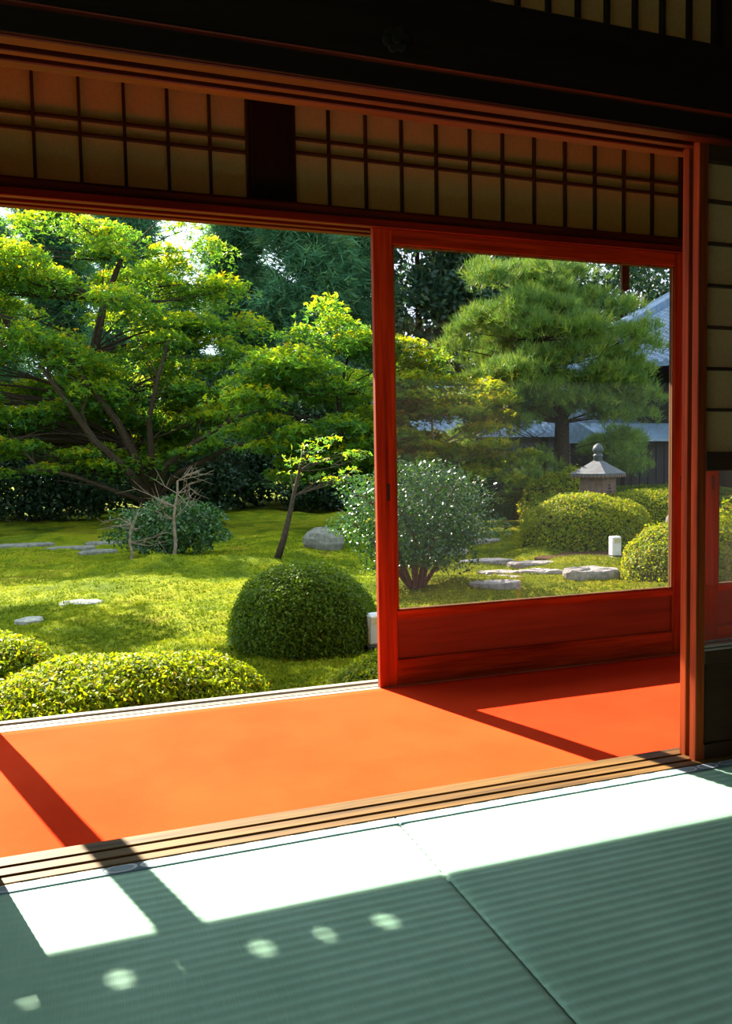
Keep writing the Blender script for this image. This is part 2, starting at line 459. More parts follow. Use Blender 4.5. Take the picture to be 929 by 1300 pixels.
# ------------------------------------------------------------------ outer sill and outer lintel
s_ = MB().box(X0, X1, Y_OUT0, Y_OUT1, -0.35, ZV - 0.014, .002)
s_.box(X0, X1, Y_OUT0, Y_OUT0 + .024, ZV - .014, ZV + .001, .002)
s_.box(X0, X1, Y_OUT0 + .045, Y_OUT0 + .062, ZV - .014, ZV + .001, .002)
s_.box(X0, X1, 3.622, Y_OUT1, ZV - .014, ZV + .004, .003)
sill = struct('trim_2', s_, M['grey_x'], 'weathered grooved sill along the outer edge of the veranda', 'sill')
for y in (3.553, 3.600):
    MB().box(X0, X1, y - .003, y + .003, ZV - .014, ZV - .001).build('rail', M['metal_rail'], sill)

l_ = MB()
l_.box(X0, X1, 3.485, 3.516, 2.068, 2.104, .003)
l_.box(X0, X1, 3.566, 3.590, 2.070, 2.104, .002)
l_.box(X0, X1, 3.622, 3.66, 2.070, 2.150, .002)
l_.box(X0, X1, 3.500, 3.66, 2.092, 2.140)
l_.box(X0, X1, 3.535, 3.575, 2.140, 2.162, .003)
struct('trim_3', l_, M['lintel_x'], 'red-brown grooved lintel above the glass doors', 'lintel')

# posts in the outer line
for x0, x1, n, lab in ((-0.482, -0.402, 'trim_4', 'slim wooden veranda post just left of the open bay'), (3.085, 3.190, 'trim_5', 'wooden veranda post between the two glass doors')):
    struct(n, MB().box(x0, x1, 3.565, 3.655, ZV - .014, 2.092, .004), M['wood_z'], lab, 'post')
# strut between the two transoms
struct('trim_6', MB().box(0.742, 0.934, 3.555, 3.645, 2.16, 2.66, .004), M['dark_z'], 'black upright between the two paper transoms', 'post')
struct('trim_7', MB().box(3.085, X1, 3.565, 3.645, 2.16, 2.66, .004), M['dark_z'], 'black panel right of the long paper transom', 'panel')

# ------------------------------------------------------------------ paper transoms
def transom(name, label, x0, x1, z0, z1, y, bars, rails, bar_w=.013, mat_b='shoji'):
    root = empty(name, ((x0 + x1) / 2, y, z0)); tag(root, label, 'transom', kind='structure')
    fr = .016
    MB().box(x0, x1, y - .018, y + .018, z0, z0 + fr, .002).build('frame_rail', M[mat_b + '_x'], root)
    MB().box(x0, x1, y - .018, y + .018, z1 - fr, z1, .002).build('frame_rail', M[mat_b + '_x'], root)
    MB().box(x0, x0 + fr, y - .018, y + .018, z0 + fr, z1 - fr, .002).build('frame_stile', M[mat_b + '_z'], root)
    MB().box(x1 - fr, x1, y - .018, y + .018, z0 + fr, z1 - fr, .002).build('frame_stile', M[mat_b + '_z'], root)
    bm = MB().box(-bar_w / 2, bar_w / 2, -.016, .004, 0, z1 - z0 - 2 * fr, .0015).mesh('muntin', M[mat_b + '_z'])
    for x in bars:
        o = bpy.data.objects.new('muntin', bm); o.location = (x - root.location.x, 0, fr); link(o, root)
    for z in rails:
        MB().box(x0 + fr, x1 - fr, y - .012, y + .006, z - .0065, z + .0065, .0015).build('crossbar', M[mat_b + '_x'], root)
    xs = [x0 + fr] + list(bars) + [x1 - fr]; zs = [z0 + fr] + list(rails) + [z1 - fr]
    for a, b in zip(xs[:-1], xs[1:]):
        for c, d in zip(zs[:-1], zs[1:]):
            MB().box(a, b, y + .0065, y + .008, c, d).build('paper_pane', M['paper'], root)
    return root
TB = [-0.141 + .1775 * k for k in range(-14, 5)]
transom('window_1', 'paper-covered lattice transom left of the black upright', X0, 0.742, 2.16, 2.66, 3.60, [x for x in TB if x > X0 + .05], [2.375, 2.436])
transom('window_2', 'long paper-covered lattice transom above the glass door', 0.934, 3.085, 2.16, 2.66, 3.60, [1.107 + .1783 * k for k in range(11)], [2.400, 2.462])
transom('window_3', 'dim upper transom with upright bars over the black beam', 0.86, 1.93, 2.255, 2.70, 2.10, [0.86 + .1005 * k + .055 for k in range(1, 10)], [], .012, 'dark')

# ------------------------------------------------------------------ inner threshold, lintel and beam
t_ = MB().box(X0, X1, Y_IN0, Y_IN1, -0.35, -0.004, .002)
for a, b in ((Y_IN0, 2.106), (2.118, 2.158), (2.169, Y_IN1)):
    t_.box(X0, X1, a, b, -0.004, 0.001, .002)
struct('trim_8', t_, M['sill_x'], 'worn golden wooden threshold with two grooves between tatami and felt', 'threshold')
k_ = MB()
k_.box(X0, X1, 2.0535, 2.095, 1.986, 2.05, .003)
k_.box(X0, X1, 2.126, 2.149, 1.988, 2.06, .002)
k_.box(X0, X1, 2.181, Y_IN1, 1.990, 2.06, .003)
k_.box(X0, X1, 2.060, Y_IN1, 2.008, 2.06)
k_.box(X0, X1, 2.024, 2.056, 2.050, 2.056, .002)  # redder strip added to paint the red-lit lower edge of the beam
struct('trim_9', k_, M['lintel_x'], 'grooved red-brown lintel over the open screens', 'lintel')
struct('trim_11', MB().box(X0, X1, 2.044, 2.053, 1.991, 2.051, .001), M['dark_x'], 'added black strip that darkens the shaded front of the inner lintel', 'lintel')  # black strip added so the lintel front looks as dark as its shade
struct('trim_10', MB().box(X0, X1, 2.026, 2.11, 2.056, 2.256, .006), M['dark_x'], 'heavy black beam running above the lintel', 'beam')

# nail cover on the beam
nc = empty('nail_cover', (0.812, 2.024, 2.105)); tag(nc, 'small dark metal flower nail cover on the black beam', 'ornament')
def disc_y(cx, cz, r, y0, y1, seg=12):
    return [(cx + r * math.cos(2 * math.pi * k / seg), cz + r * math.sin(2 * math.pi * k / seg)) for k in range(seg)], y0, y1
for k in range(6):
    a = 2 * math.pi * k / 6 + .2
    pl, y0, y1 = disc_y(0.812 + .024 * math.cos(a), 2.105 + .020 * math.sin(a), .014, 2.016, 2.026)
    MB().extrude(pl, 1, y0, y1).build('petal', M['dark_metal'], nc)
pl, y0, y1 = disc_y(0.812, 2.105, .013, 2.010, 2.026); MB().extrude(pl, 1, y0, y1).build('boss', M['dark_metal'], nc)

# ------------------------------------------------------------------ sliding glass doors
def glass_door(name, label, x0, x1, pulls):
    z0, z1 = ZV - .010, 2.088; y0, y1 = 3.520, 3.553; sw = .094; ym = 3.536
    zt, zm1, zm0, zb = 2.006, .298, .258, .064
    root = empty(name, ((x0 + x1) / 2, (y0 + y1) / 2, z0)); tag(root, label, 'sliding door', kind='structure')
    st = []
    for a, b in ((x0, x0 + sw), (x1 - sw, x1)):
        st.append(MB().box(a, b, y0, y1, z0, z1, .003).build('stile', M['wood_z'], root))
    a, b = x0 + sw, x1 - sw
    MB().box(a, b, y0, y1, zt, z1, .003).build('top_rail', M['wood_x'], root)
    MB().box(a, b, y0, y1, zm0, zm1, .003).build('middle_rail', M['wood_x'], root)
    MB().box(a, b, y0, y1, z0, zb, .003).build('bottom_rail', M['wood_x'], root)
    MB().box(a, b, y0 + .012, y1 - .008, zb, zm0).build('panel', M['board'], root)
    MB().box(a, b, ym - .0015, ym + .0015, zm1, zt).build('pane', M['glass'], root)
    g = MB()
    for ya, yb in ((y0 + .004, ym - .002), (ym + .002, y1 - .004)):
        g.box(a, a + .010, ya, yb, zm1, zt).box(b - .010, b, ya, yb, zm1, zt).box(a, b, ya, yb, zm1, zm1 + .006).box(a, b, ya, yb, zt - .008, zt)
    g.build('glazing_bead', M['sill_z'], root)
    for i, px in enumerate(pulls):
        h = MB().box(px - .009, px + .009, y0 - .0015, y0 + .002, .822, .902, .001).build('finger_pull', M['shoji_z'], st[i])
        MB().box(px - .004, px + .004, y0 - .002, y0 - .0014, .830, .894).build('recess', M['dark_metal'], h)
    return root
glass_door('door_1', 'wood-framed sliding glass door with red panel, looking onto the pine', 1.287, 3.072, (1.343, 3.030))
glass_door('door_2', 'sliding glass door seen through the screen at the right edge', 3.186, X1, (3.242, 4.56))

# ------------------------------------------------------------------ shoji screens
def shoji(name, label, x0, x1, y0):
    y1 = y0 + .029; z0, z1 = -.004, 1.998; sw = .036
    root = empty(name, ((x0 + x1) / 2, (y0 + y1) / 2, z0)); tag(root, label, 'shoji screen', kind='structure')
    for a, b in ((x0, x0 + sw), (x1 - sw, x1)):
        MB().box(a, b, y0, y1, z0, z1, .002).build('stile', M['wood_z'], root)
    a, b = x0 + sw, x1 - sw
    for za, zb, n in ((1.936, z1, 'top_rail'), (.955, 1.016, 'middle_rail'), (.320, .362, 'lower_rail'), (z0, .050, 'bottom_rail')):
        MB().box(a, b, y0, y1, za, zb, .002).build(n, M['shoji_x'], root)
    MB().box(a, b, y0 + .012, y0 + .020, .050, .320).build('panel', M['shoji_x'], root)
    MB().box(a, b, y0 + .014, y0 + .017, .362, .955).build('pane', M['clear_glass'], root)
    for za in (.362, .374):
        MB().box(a, b, y0 + .004, y0 + .013, za, za + .006).build('glazing_bead', M['grey_x'], root)
    zs = [1.016] + [1.153 + .1325 * k for k in range(6)] + [1.936]
    for z in zs[1:-1]:
        MB().box(a, b, y0 + .004, y0 + .018, z - .005, z + .005, .001).build('crossbar', M['shoji_x'], root)
    xs = [a, a + (b - a) / 3, a + 2 * (b - a) / 3, b]
    for x in xs[1:-1]:
        MB().box(x - .005, x + .005, y0 + .003, y0 + .018, 1.016, 1.936, .001).build('muntin', M['shoji_z'], root)
    for p, q in zip(xs[:-1], xs[1:]):
        for c, d in zip(zs[:-1], zs[1:]):
            MB().box(p, q, y0 + .0185, y0 + .020, c, d).build('paper_pane', M['paper'], root)
    return root
shoji('door_3', 'front shoji screen at the right edge with paper above and glass below', 1.866, 2.84, 2.096)
shoji('door_4', 'rear shoji screen slid behind another, only its left edge showing', 1.872, 2.846, 2.149)
shoji('door_5', 'front shoji screen pushed open to the left', -1.22, -.246, 2.096)
shoji('door_6', 'rear shoji screen pushed open to the left', -1.22, -.250, 2.149)

# ------------------------------------------------------------------ felt carpet and tatami
nx, ny = 120, 28
gx, gy = np.meshgrid(np.linspace(X0 + .005, X1 - .005, nx), np.linspace(Y_IN1 + .004, Y_OUT0 - .001, ny), indexing='ij')
gz = np.zeros_like(gx) + ZV + .0012 * np.sin(gx * 7.1 + gy * 3) * np.sin(gy * 9 + gx * 1.7)
top = np.stack([gx, gy, gz], -1).reshape(-1, 3); bot = top.copy(); bot[:, 2] = ZV - .006
q = np.arange(nx * ny).reshape(nx, ny)
F = np.stack([q[:-1, :-1], q[1:, :-1], q[1:, 1:], q[:-1, 1:]], -1).reshape(-1, 4)
nb = nx * ny
edge = []
for a, b in ((q[:, 0], 0), (q[-1, :], 0), (q[::-1, -1], 0), (q[0, ::-1], 0)):
    edge.append(np.stack([a[1:], a[:-1], a[:-1] + nb, a[1:] + nb], -1))
F = np.concatenate([F, F[:, ::-1] + nb] + edge)
o = bpy.data.objects.new('felt_carpet', np_mesh('felt_carpet', np.concatenate([top, bot]), F, M['carpet'], None, True))
link(o); tag(o, 'long red felt carpet covering the veranda floor in the sunlight', 'carpet')

ML, MW = 1.91, 1.04
def tatami_meshes():
    hb = .042
    L, Wd = ML - .003, MW - .003
    ys = np.linspace(-Wd / 2 + hb, Wd / 2 - hb, int((Wd - 2 * hb) / .030) * 6 + 1)
    xe = np.array([0, .003, .008, .016, .03, .05])
    xs = np.concatenate([-L / 2 + xe, np.linspace(-L / 2 + .12, L / 2 - .12, 24), (L / 2 - xe)[::-1]])
    gx, gy = np.meshgrid(xs, ys, indexing='ij')
    d = L / 2 - np.abs(gx)
    z = -0.003 - 0.0020 * (0.5 - 0.5 * np.cos(2 * np.pi * (gy - ys[0]) / .030)) ** 0.7 - .004 * np.exp(-d / .006)
    V = np.stack([gx, gy, z], -1).reshape(-1, 3)
    q = np.arange(len(V)).reshape(gx.shape)
    F = np.stack([q[:-1, :-1], q[1:, :-1], q[1:, 1:], q[:-1, 1:]], -1).reshape(-1, 4)
    surf = np_mesh('rush_surface', V, F, M['tatami'], None, True)
    body = MB().box(-L / 2, L / 2, -Wd / 2, Wd / 2, -.055, -.014, .003).mesh('mat_core', M['tatami'])
    bd = []
    for s in (-1, 1):
        y = s * (Wd / 2 - hb / 2)
        bd.append(MB().box(-L / 2, L / 2, y - hb / 2, y + hb / 2, -.054, -.001, .0025).mesh('cloth_border', M['heri']))
    return surf, body, bd
surf, body, bd = tatami_meshes()
mat_labels = {(1, 0): 'green tatami mat left of the seam, beside the threshold', (2, 0): 'green tatami mat right of the seam, beside the threshold',
              (0, 0): 'tatami mat at the far left of the threshold', (3, 0): 'tatami mat behind the shoji at the far right'}
rown = {1: 'second', 2: 'third', 3: 'rearmost'}; coln = {0: 'far left', 1: 'left of the seam', 2: 'right of the seam', 3: 'far right'}
for j in range(4):
    for i in range(4):
        t = empty('tatami_mat', (X0 + ML * (i + .5), Y_IN0 - MW * (j + .5), 0))
        tag(t, mat_labels.get((i, j)) or 'tatami mat in the %s row from the threshold, %s' % (rown.get(j), coln[i]), 'tatami mat', 'tatami mats of the room')
        for n, me in (('rush_surface', surf), ('mat_core', body), ('cloth_border', bd[0]), ('cloth_border', bd[1])):
            link(bpy.data.objects.new(n, me), t)

# strap hanging outside the glass
sx, sy = 2.800, 3.70
root = empty('hanging_strap', (sx, sy, 1.903)); tag(root, 'dark wooden strap with rounded end hanging outside the glass', 'strap')
pl = [(sx - .023, 2.16), (sx - .023, 1.926)] + [(sx + .023 * math.cos(a), 1.926 + .023 * math.sin(a)) for a in np.linspace(math.pi, 2 * math.pi, 9)[1:-1]] + [(sx + .023, 1.926), (sx + .023, 2.16)]
MB().extrude(pl, 1, sy - .007, sy + .007).build('strap', M['sill_z'], root)
MB().box(sx - .021, sx + .021, 3.655, sy, 2.10, 2.16, .002).build('bracket', M['shoji_z'], root)
hk = [(sx + .004 + .006 * math.cos(a), sy - .010, 1.935 + .010 * math.sin(a)) for a in np.linspace(.3, 5.2, 9)]
MB().tube(hk, [.0022] * 9, 5).build('hook', M['dark_metal'], root)

# ------------------------------------------------------------------ garden ground
def gh(x, y):
    x = np.asarray(x, float); y = np.asarray(y, float)
    z = -0.5 + .05 * np.sin(x * .9 + 1) * np.sin(y * .7) + .035 * np.sin(x * 2.1 + y * 1.3) * np.sin(y * 1.9 - x * .6)
    z = z + .13 * np.exp(-(((x - 1.35) / .9) ** 2 + ((y - 12.3) / .9) ** 2))
    z = z + .06 * np.exp(-(((x - 2.8) / .6) ** 2 + ((y - 12.2) / .6) ** 2))
    z = z - .10 * np.exp(-np.maximum(y - 3.6, 0) / .6)
    z = z + .010 * np.clip(y - 20, 0, 30)
    return z
def vnoise(x, y, sc, seed):
    L = np.random.default_rng(seed).uniform(-1, 1, (64, 64)); u = np.asarray(x) / sc + 1000; v = np.asarray(y) / sc + 1000
    i = np.floor(u).astype(int); j = np.floor(v).astype(int); a = u - i; b = v - j; a = a * a * (3 - 2 * a); b = b * b * (3 - 2 * b)
    g = lambda p, q: L[p % 64, q % 64]
    return (g(i, j) * (1 - a) + g(i + 1, j) * a) * (1 - b) + (g(i, j + 1) * (1 - a) + g(i + 1, j + 1) * a) * b
def relief(x, y): return .045 * vnoise(x, y, .75, 1) + .028 * vnoise(x, y, .32, 2) + .014 * vnoise(x, y, .16, 3)
ga = np.concatenate([np.linspace(-30, -5, 40), np.linspace(-4.9, 14, 260), np.linspace(14.3, 60, 60)])
gb = np.concatenate([np.linspace(-14, 3.5, 12), np.linspace(3.67, 16, 200), np.linspace(16.2, 30, 60), np.linspace(30.5, 75, 40)])
gx, gy = np.meshgrid(ga, gb, indexing='ij')
mic = relief(gx, gy) + .006 * rng.standard_normal(gx.shape)
V = np.stack([gx, gy, gh(gx, gy) + mic], -1).reshape(-1, 3)
q = np.arange(len(V)).reshape(gx.shape)
F = np.stack([q[:-1, :-1], q[1:, :-1], q[1:, 1:], q[:-1, 1:]], -1).reshape(-1, 4)
g = bpy.data.objects.new('ground', np_mesh('ground', V, F, M['moss'], None, True)); link(g)
tag(g, 'rolling moss-covered garden ground', 'ground', kind='structure')

def unit(v): return v / np.maximum(np.linalg.norm(v, axis=-1, keepdims=True), 1e-9)
def basis(n):
    t = np.where(np.abs(n[:, 2:3]) < .9, np.array([[0, 0, 1.]]), np.array([[1., 0, 0]]))
    a = unit(np.cross(n, t)); b = np.cross(n, a); return a, b

def leaf_mesh(name, P, D, S, mat, kind='oval', rnd=None, off=(0, 0, 0)):
    """P points, D leaf-plane normals, S sizes -> one mesh of separate leaves"""
    n = len(P); D = unit(D); a, b = basis(D)
    th = rng.uniform(0, 2 * np.pi, n)[:, None]
    u = a * np.cos(th) + b * np.sin(th); v = -a * np.sin(th) + b * np.cos(th)
    P = P - np.array(off); s = S[:, None]
    if rnd is None: rnd = rng.uniform(0, 1, n)
    if kind == 'oval':
        q = [P - u * s * .5, P + v * s * .26 + D * s * .08, P + u * s * .5, P - v * s * .26 + D * s * .08]
        V = np.stack(q, 1).reshape(-1, 3); k = np.arange(n)[:, None] * 4
        F = np.concatenate([k + np.array([[0, 1, 2]]), k + np.array([[0, 2, 3]])]); r = np.repeat(rnd, 4)
    elif kind == 'maple':                      # palmate leaf: three folded lobes from one stalk
        q = [P - u * s * .35]
        for ang, ln in ((-1.05, .78), (0, 1.0), (1.05, .78)):
            d = u * math.cos(ang) + v * math.sin(ang); e = -u * math.sin(ang) + v * math.cos(ang)
            c = P - u * s * .35
            q += [c + d * s * ln * .45 + e * s * .17, c + d * s * ln - D * s * .12, c + d * s * ln * .45 - e * s * .17]
        V = np.stack(q, 1).reshape(-1, 3); k = np.arange(n)[:, None] * 10
        F = np.concatenate([k + np.array([[0, i, i + 1]]) for i in (1, 4, 7)] + [k + np.array([[0, i + 1, i + 2]]) for i in (1, 4, 7)]); r = np.repeat(rnd, 10)
    return np_mesh(name, V, F, mat, r)

def needle_mesh(name, P, D, S, mat, k=11, spread=.8, width=.05, off=(0, 0, 0), rnd=None):
    """tufts of k needles fanning out around D"""
    n = len(P); D = unit(D)
    d = unit(D[:, None, :] + rng.normal(0, spread, (n, k, 3)))
    base = (P - np.array(off))[:, None, :] + rng.normal(0, .15, (n, k, 3)) * S[:, None, None]
    sd = unit(np.cross(d, rng.normal(0, 1, (n, k, 3))))
    s = S[:, None, None] * rng.uniform(.7, 1.15, (n, k, 1))
    V = np.stack([base + sd * s * width, base - sd * s * width, base + d * s], 2).reshape(-1, 3)
    F = np.arange(n * k * 3).reshape(-1, 3)
    if rnd is None: rnd = rng.uniform(0, 1, n)
    return np_mesh(name, V, F, mat, np.repeat(rnd, k * 3))

def mesh_part(name, me, parent, stuff=False):
    o = bpy.data.objects.new(name, me); link(o, parent)
    if stuff: o['kind'] = 'stuff'
    return o

# moss fronds on the ground that can be seen
nb = 130000
yy = 3.9 + 12 * rng.uniform(0, 1, nb) ** 1.5
xx = rng.uniform(-.15, 1.02, nb) * yy - .4
P = np.stack([xx, yy, gh(xx, yy) + relief(xx, yy) - .004], -1)
D = np.array([0, 0, 1.]) + rng.normal(0, .45, (nb, 3))
cl = np.clip(.5 + .5 * vnoise(xx, yy, .9, 4) + .35 * vnoise(xx, yy, .3, 5), 0, 1)
me = needle_mesh('moss_fronds', P, D, .022 + .022 * rng.uniform(0, 1, nb), M['moss_blade'], 3, .6, .16, (0, 0, 0), np.clip(.12 + .65 * cl + rng.normal(0, .14, nb), 0, 1))
o = mesh_part('moss_fronds', me, None, True); tag(o, 'soft tufts of yellow-green moss covering the garden floor', 'moss')

# soil patch under the hedge
def flat_patch(name, cx, cy, rx, ry, h, mat, label, cat, seed, lift=.02, n=22, kind=None, group=None, rz=0.0):
    rs = np.random.default_rng(seed); ph = rs.uniform(0, 6.28, 4); vs = []; fs = []
    rings = ((1.0, -.10), (1.0, h * .55), (.93, h * .92), (.6, h), (.25, h))
    z0 = float(gh(cx, cy)) + lift
    for rr_, z in rings:
        for k in range(n):
            a = 2 * math.pi * k / n
            m = 1 + .13 * math.sin(2 * a + ph[0]) + .09 * math.sin(3 * a + ph[1]) + .06 * math.sin(5 * a + ph[2])
            x = rx * rr_ * m * math.cos(a); y = ry * rr_ * m * math.sin(a)
            vs.append((cx + x * math.cos(rz) - y * math.sin(rz), cy + x * math.sin(rz) + y * math.cos(rz), z0 + z + rs.normal(0, h * .10)))
    for i in range(len(rings) - 1):
        for k in range(n):
            k2 = (k + 1) % n; fs.append((i * n + k, i * n + k2, (i + 1) * n + k2, (i + 1) * n + k))
    fs.append(tuple((len(rings) - 1) * n + k for k in range(n)))
    o = MB().add(vs, fs).build(name, mat); return tag(o, label, cat, group, kind)
flat_patch('soil_bed', 7.7, 10.45, 1.35, .50, .012, M['soil'], 'bare brown soil bed in front of the clipped hedge', 'soil', 3, .012, 30, 'structure')

# ------------------------------------------------------------------ stones
G = 'flat stones set in the moss'
stones = [(-0.10, 9.15, .26, .24, .02, 'pale flat stone in the moss left of the round azalea'), (-0.55, 8.5, .18, .16, .015, 'small flat stone at the left edge of the moss'),
 (-1.0, 7.6, .16, .1, .03, 'partly buried stone beside the left shrub'),
 (6.12, 8.75, .50, .20, .10, 'long squared stepping stone nearest the white garden light'), (5.68, 9.28, .34, .19, .07, 'thick pale stepping stone left of the squared one'),
 (5.95, 9.9, .42, .22, .05, 'broad stepping stone behind the thick pale one'), (5.25, 9.5, .40, .18, .05, 'pale stepping stone in the middle of the path'),
 (4.98, 9.05, .36, .15, .03, 'sunken stepping stone nearer the glossy bush'), (4.55, 8.4, .40, .16, .03, 'low stepping stone nearest the glass door'),
 (5.75, 10.9, .48, .22, .03, 'mossy flat stone higher up the path'), (5.55, 11.9, .36, .20, .08, 'rounded pale stone beside the glossy bush'),
 (6.9, 13.2, .40, .22, .04, 'distant flat stone on the sunlit lawn'), (6.1, 14.3, .40, .25, .03, 'farthest flat stone on the sunlit moss')]
for i, (x, y, rx, ry, h, lab) in enumerate(stones):
    flat_patch('stepping_stone', x, y, rx * .8, ry * .8, h, M['pale_stone'], lab, 'stone', 20 + i, .012, 18, None, G, -.3 if x > 3 else 0)
for i, (x, y, rx, ry) in enumerate(((-1.15, 16.6, .5, .25), (-.25, 16.2, .4, .2), (.55, 16.9, .55, .22), (1.3, 15.6, .45, .2), (.2, 15.4, .35, .16))):
    flat_patch('paving_stone', x, y, rx, ry, .05, M['stone'], ('broken pale paving stone, %s of the row behind the maple' % ('leftmost', 'second from the left', 'third from the left', 'rightmost', 'nearest')[i]), 'stone', 60 + i, .02, 14, None, 'pale paving stones behind the maple')

def rock(name, c, r, label, seed):
    rs = np.random.default_rng(seed); n, m = 9, 14; vs = []; fs = []
    dirs = rs.normal(0, 1, (7, 3)); dirs /= np.linalg.norm(dirs, axis=1)[:, None]
    for i in range(n):
        t = math.pi * i / (n - 1)
        for k in range(m):
            a = 2 * math.pi * k / m
            d = np.array([math.sin(t) * math.cos(a), math.sin(t) * math.sin(a), math.cos(t)])
            k_ = 1 - .25 * np.maximum(0, (dirs @ d) - .55).sum() + rs.normal(0, .03)
            vs.append((c[0] + r[0] * d[0] * k_, c[1] + r[1] * d[1] * k_, c[2] + r[2] * d[2] * k_))
    for i in range(n - 1):
        for k in range(m):
            k2 = (k + 1) % m; fs.append((i * m + k, i * m + k2, (i + 1) * m + k2, (i + 1) * m + k))
    return tag(MB().add(vs, fs).build(name, M['stone']), label, 'rock')
rock('garden_rock', (4.0, 13.8, -.42), (.42, .3, .30), 'grey upright rock between the thin maple and the glossy bush', 5)
rock('garden_rock', (9.3, 10.6, -.15), (.45, .3, .45), 'pale rock at the right end of the hedge', 9)

# ------------------------------------------------------------------ garden lights
def garden_light(c, h, w, label):
    z = float(gh(c[0], c[1])) - .01
    root = empty('garden_light', (c[0], c[1], z)); tag(root, label, 'garden light', 'white garden lights')
    MB().box(c[0] - w * .62, c[0] + w * .62, c[1] - w * .5, c[1] + w * .5, z, z + .045, .006).build('base', M['dark_metal'], root)
    MB().box(c[0] - w / 2, c[0] + w / 2, c[1] - w * .4, c[1] + w * .4, z + .045, z + h, .018).build('housing', M['lamp_white'], root)
    MB().box(c[0] - w * .36, c[0] + w * .36, c[1] - w * .4 - .004, c[1] - w * .4 + .002, z + h * .72, z + h * .93, .002).build('lens', M['metal_rail'], root)
garden_light((7.40, 10.0), .34, .155, 'small white box light on the soil before the hedge')
garden_light((2.185, 6.10), .30, .13, 'small white box light half hidden behind the door stile')

# ------------------------------------------------------------------ clipped shrubs
def shrub(name, label, cat, c, r, n, size, mat, group=None, flat=.75, lump=.05, seed=1, kind='oval', inner=.93):
    """clipped dome: dark core with leaves standing on its surface"""
    rs = np.random.default_rng(seed)
    z0 = float(gh(c[0], c[1])) - .03
    root = empty(name, (c[0], c[1], z0)); tag(root, label, cat, group)
    ph = rs.uniform(0, 6.28, 6)
    def surf(d):
        e = np.sign(d[:, 2:3]) * np.abs(d[:, 2:3]) ** flat
        h = np.sqrt(np.maximum(0, 1 - d[:, 2:3] ** 2)) ** (.85)
        k = 1 + lump * (np.sin(5 * d[:, 0:1] + ph[0]) * np.sin(4 * d[:, 1:2] + ph[1]) + .7 * np.sin(9 * d[:, 0:1] + 7 * d[:, 2:3] + ph[2]) * np.sin(8 * d[:, 1:2] + ph[3]))
        xy = unit(d[:, :2] + 1e-9) * h
        return np.concatenate([xy * r[0] * np.array([[1, r[1] / r[0]]]), e * r[2]], 1) * k
    m1, m2 = 14, 28; tt, aa = np.meshgrid(np.linspace(.02, np.pi * .5, m1), np.linspace(0, 2 * np.pi, m2, endpoint=False), indexing='ij')
    d = np.stack([np.sin(tt) * np.cos(aa), np.sin(tt) * np.sin(aa), np.cos(tt)], -1).reshape(-1, 3)
    V = surf(d) * inner; q = np.arange(m1 * m2).reshape(m1, m2)
    F = np.stack([q[:-1], np.roll(q, -1, 1)[:-1], np.roll(q, -1, 1)[1:], q[1:]], -1).reshape(-1, 4)
    mesh_part('core', np_mesh('core', V, F, M['core'], None, True), root)
    d = unit(rs.normal(0, 1, (n, 3))); d[:, 2] = np.abs(d[:, 2]) * .98 + .005
    d = unit(d)
    P = surf(d) * (1 - .07 * rs.uniform(0, 1, (n, 1)) ** 2 + .02 * rs.normal(0, 1, (n, 1)))
    nr = unit(d / np.array([[r[0], r[1], r[2]]]))
    D = unit(nr + rs.normal(0, .65, (n, 3)))
    S = size * rs.uniform(.65, 1.3, n)
    mesh_part('foliage', leaf_mesh('foliage', P, D, S, mat, kind), root, True)
    return root
GA = 'clipped azalea domes'
shrub('azalea_shrub', 'large bright clipped azalea dome right outside the open bay', 'shrub', (.16, 4.72), (.86, .55, .475), 26000, .030, M['leaf_azalea'], GA, .8, .035, 11)
shrub('azalea_shrub', 'clipped azalea dome cut off by the left edge of the photo', 'shrub', (-.72, 5.75), (.56, .5, .46), 13000, .030, M['leaf_azalea'], GA, .8, .04, 12)
shrub('azalea_shrub', 'round dark-green azalea dome left of the glass door', 'shrub', (1.72, 6.55), (.64, .62, .70), 24000, .030, M['leaf_azalea_dark'], GA, .85, .03, 13)
shrub('azalea_shrub', 'low azalea peeking over the sill beside the door stile', 'shrub', (1.78, 4.62), (.46, .4, .35), 9000, .028, M['leaf_azalea'], GA, .8, .04, 14)
shrub('azalea_shrub', 'bright azalea dome at the lower right corner of the glass', 'shrub', (7.30, 8.15), (1.0, .75, .80), 14000, .045, M['leaf_azalea'], GA, .8, .05, 15)
shrub('azalea_shrub', 'big rounded clipped hedge below the lantern', 'hedge', (7.95, 11.55), (1.10, .95, .91), 26000, .045, M['leaf_azalea'], 'clipped hedges', .7, .04, 16)
shrub('azalea_shrub', 'clipped hedge right of the lantern hedge', 'hedge', (9.75, 12.2), (1.25, .9, .95), 14000, .05, M['leaf_azalea'], 'clipped hedges', .7, .05, 17)
shrub('azalea_shrub', 'low dark mounded shrub at the end of the lawn', 'shrub', (10.5, 18.6), (1.05, .8, .78), 9000, .07, M['leaf_azalea_dark'], 'clipped hedges', .7, .05, 18)
shrub('azalea_shrub', 'round shadowed shrub just right of the glossy bush', 'shrub', (6.0, 13.7), (.95, .8, 1.05), 11000, .06, M['leaf_azalea_dark'], GA, .8, .06, 19)
shrub('azalea_shrub', 'leafy shrub behind the lantern hedge on the left', 'shrub', (10.1, 15.4), (1.0, .8, 1.2), 9000, .08, M['leaf_azalea'], 'clipped hedges', .8, .10, 20)
shrub('azalea_shrub', 'low green hedge running behind the lantern', 'hedge', (14.0, 17.2), (3.2, .8, .85), 12000, .08, M['leaf_azalea_dark'], 'clipped hedges', .5, .06, 21)

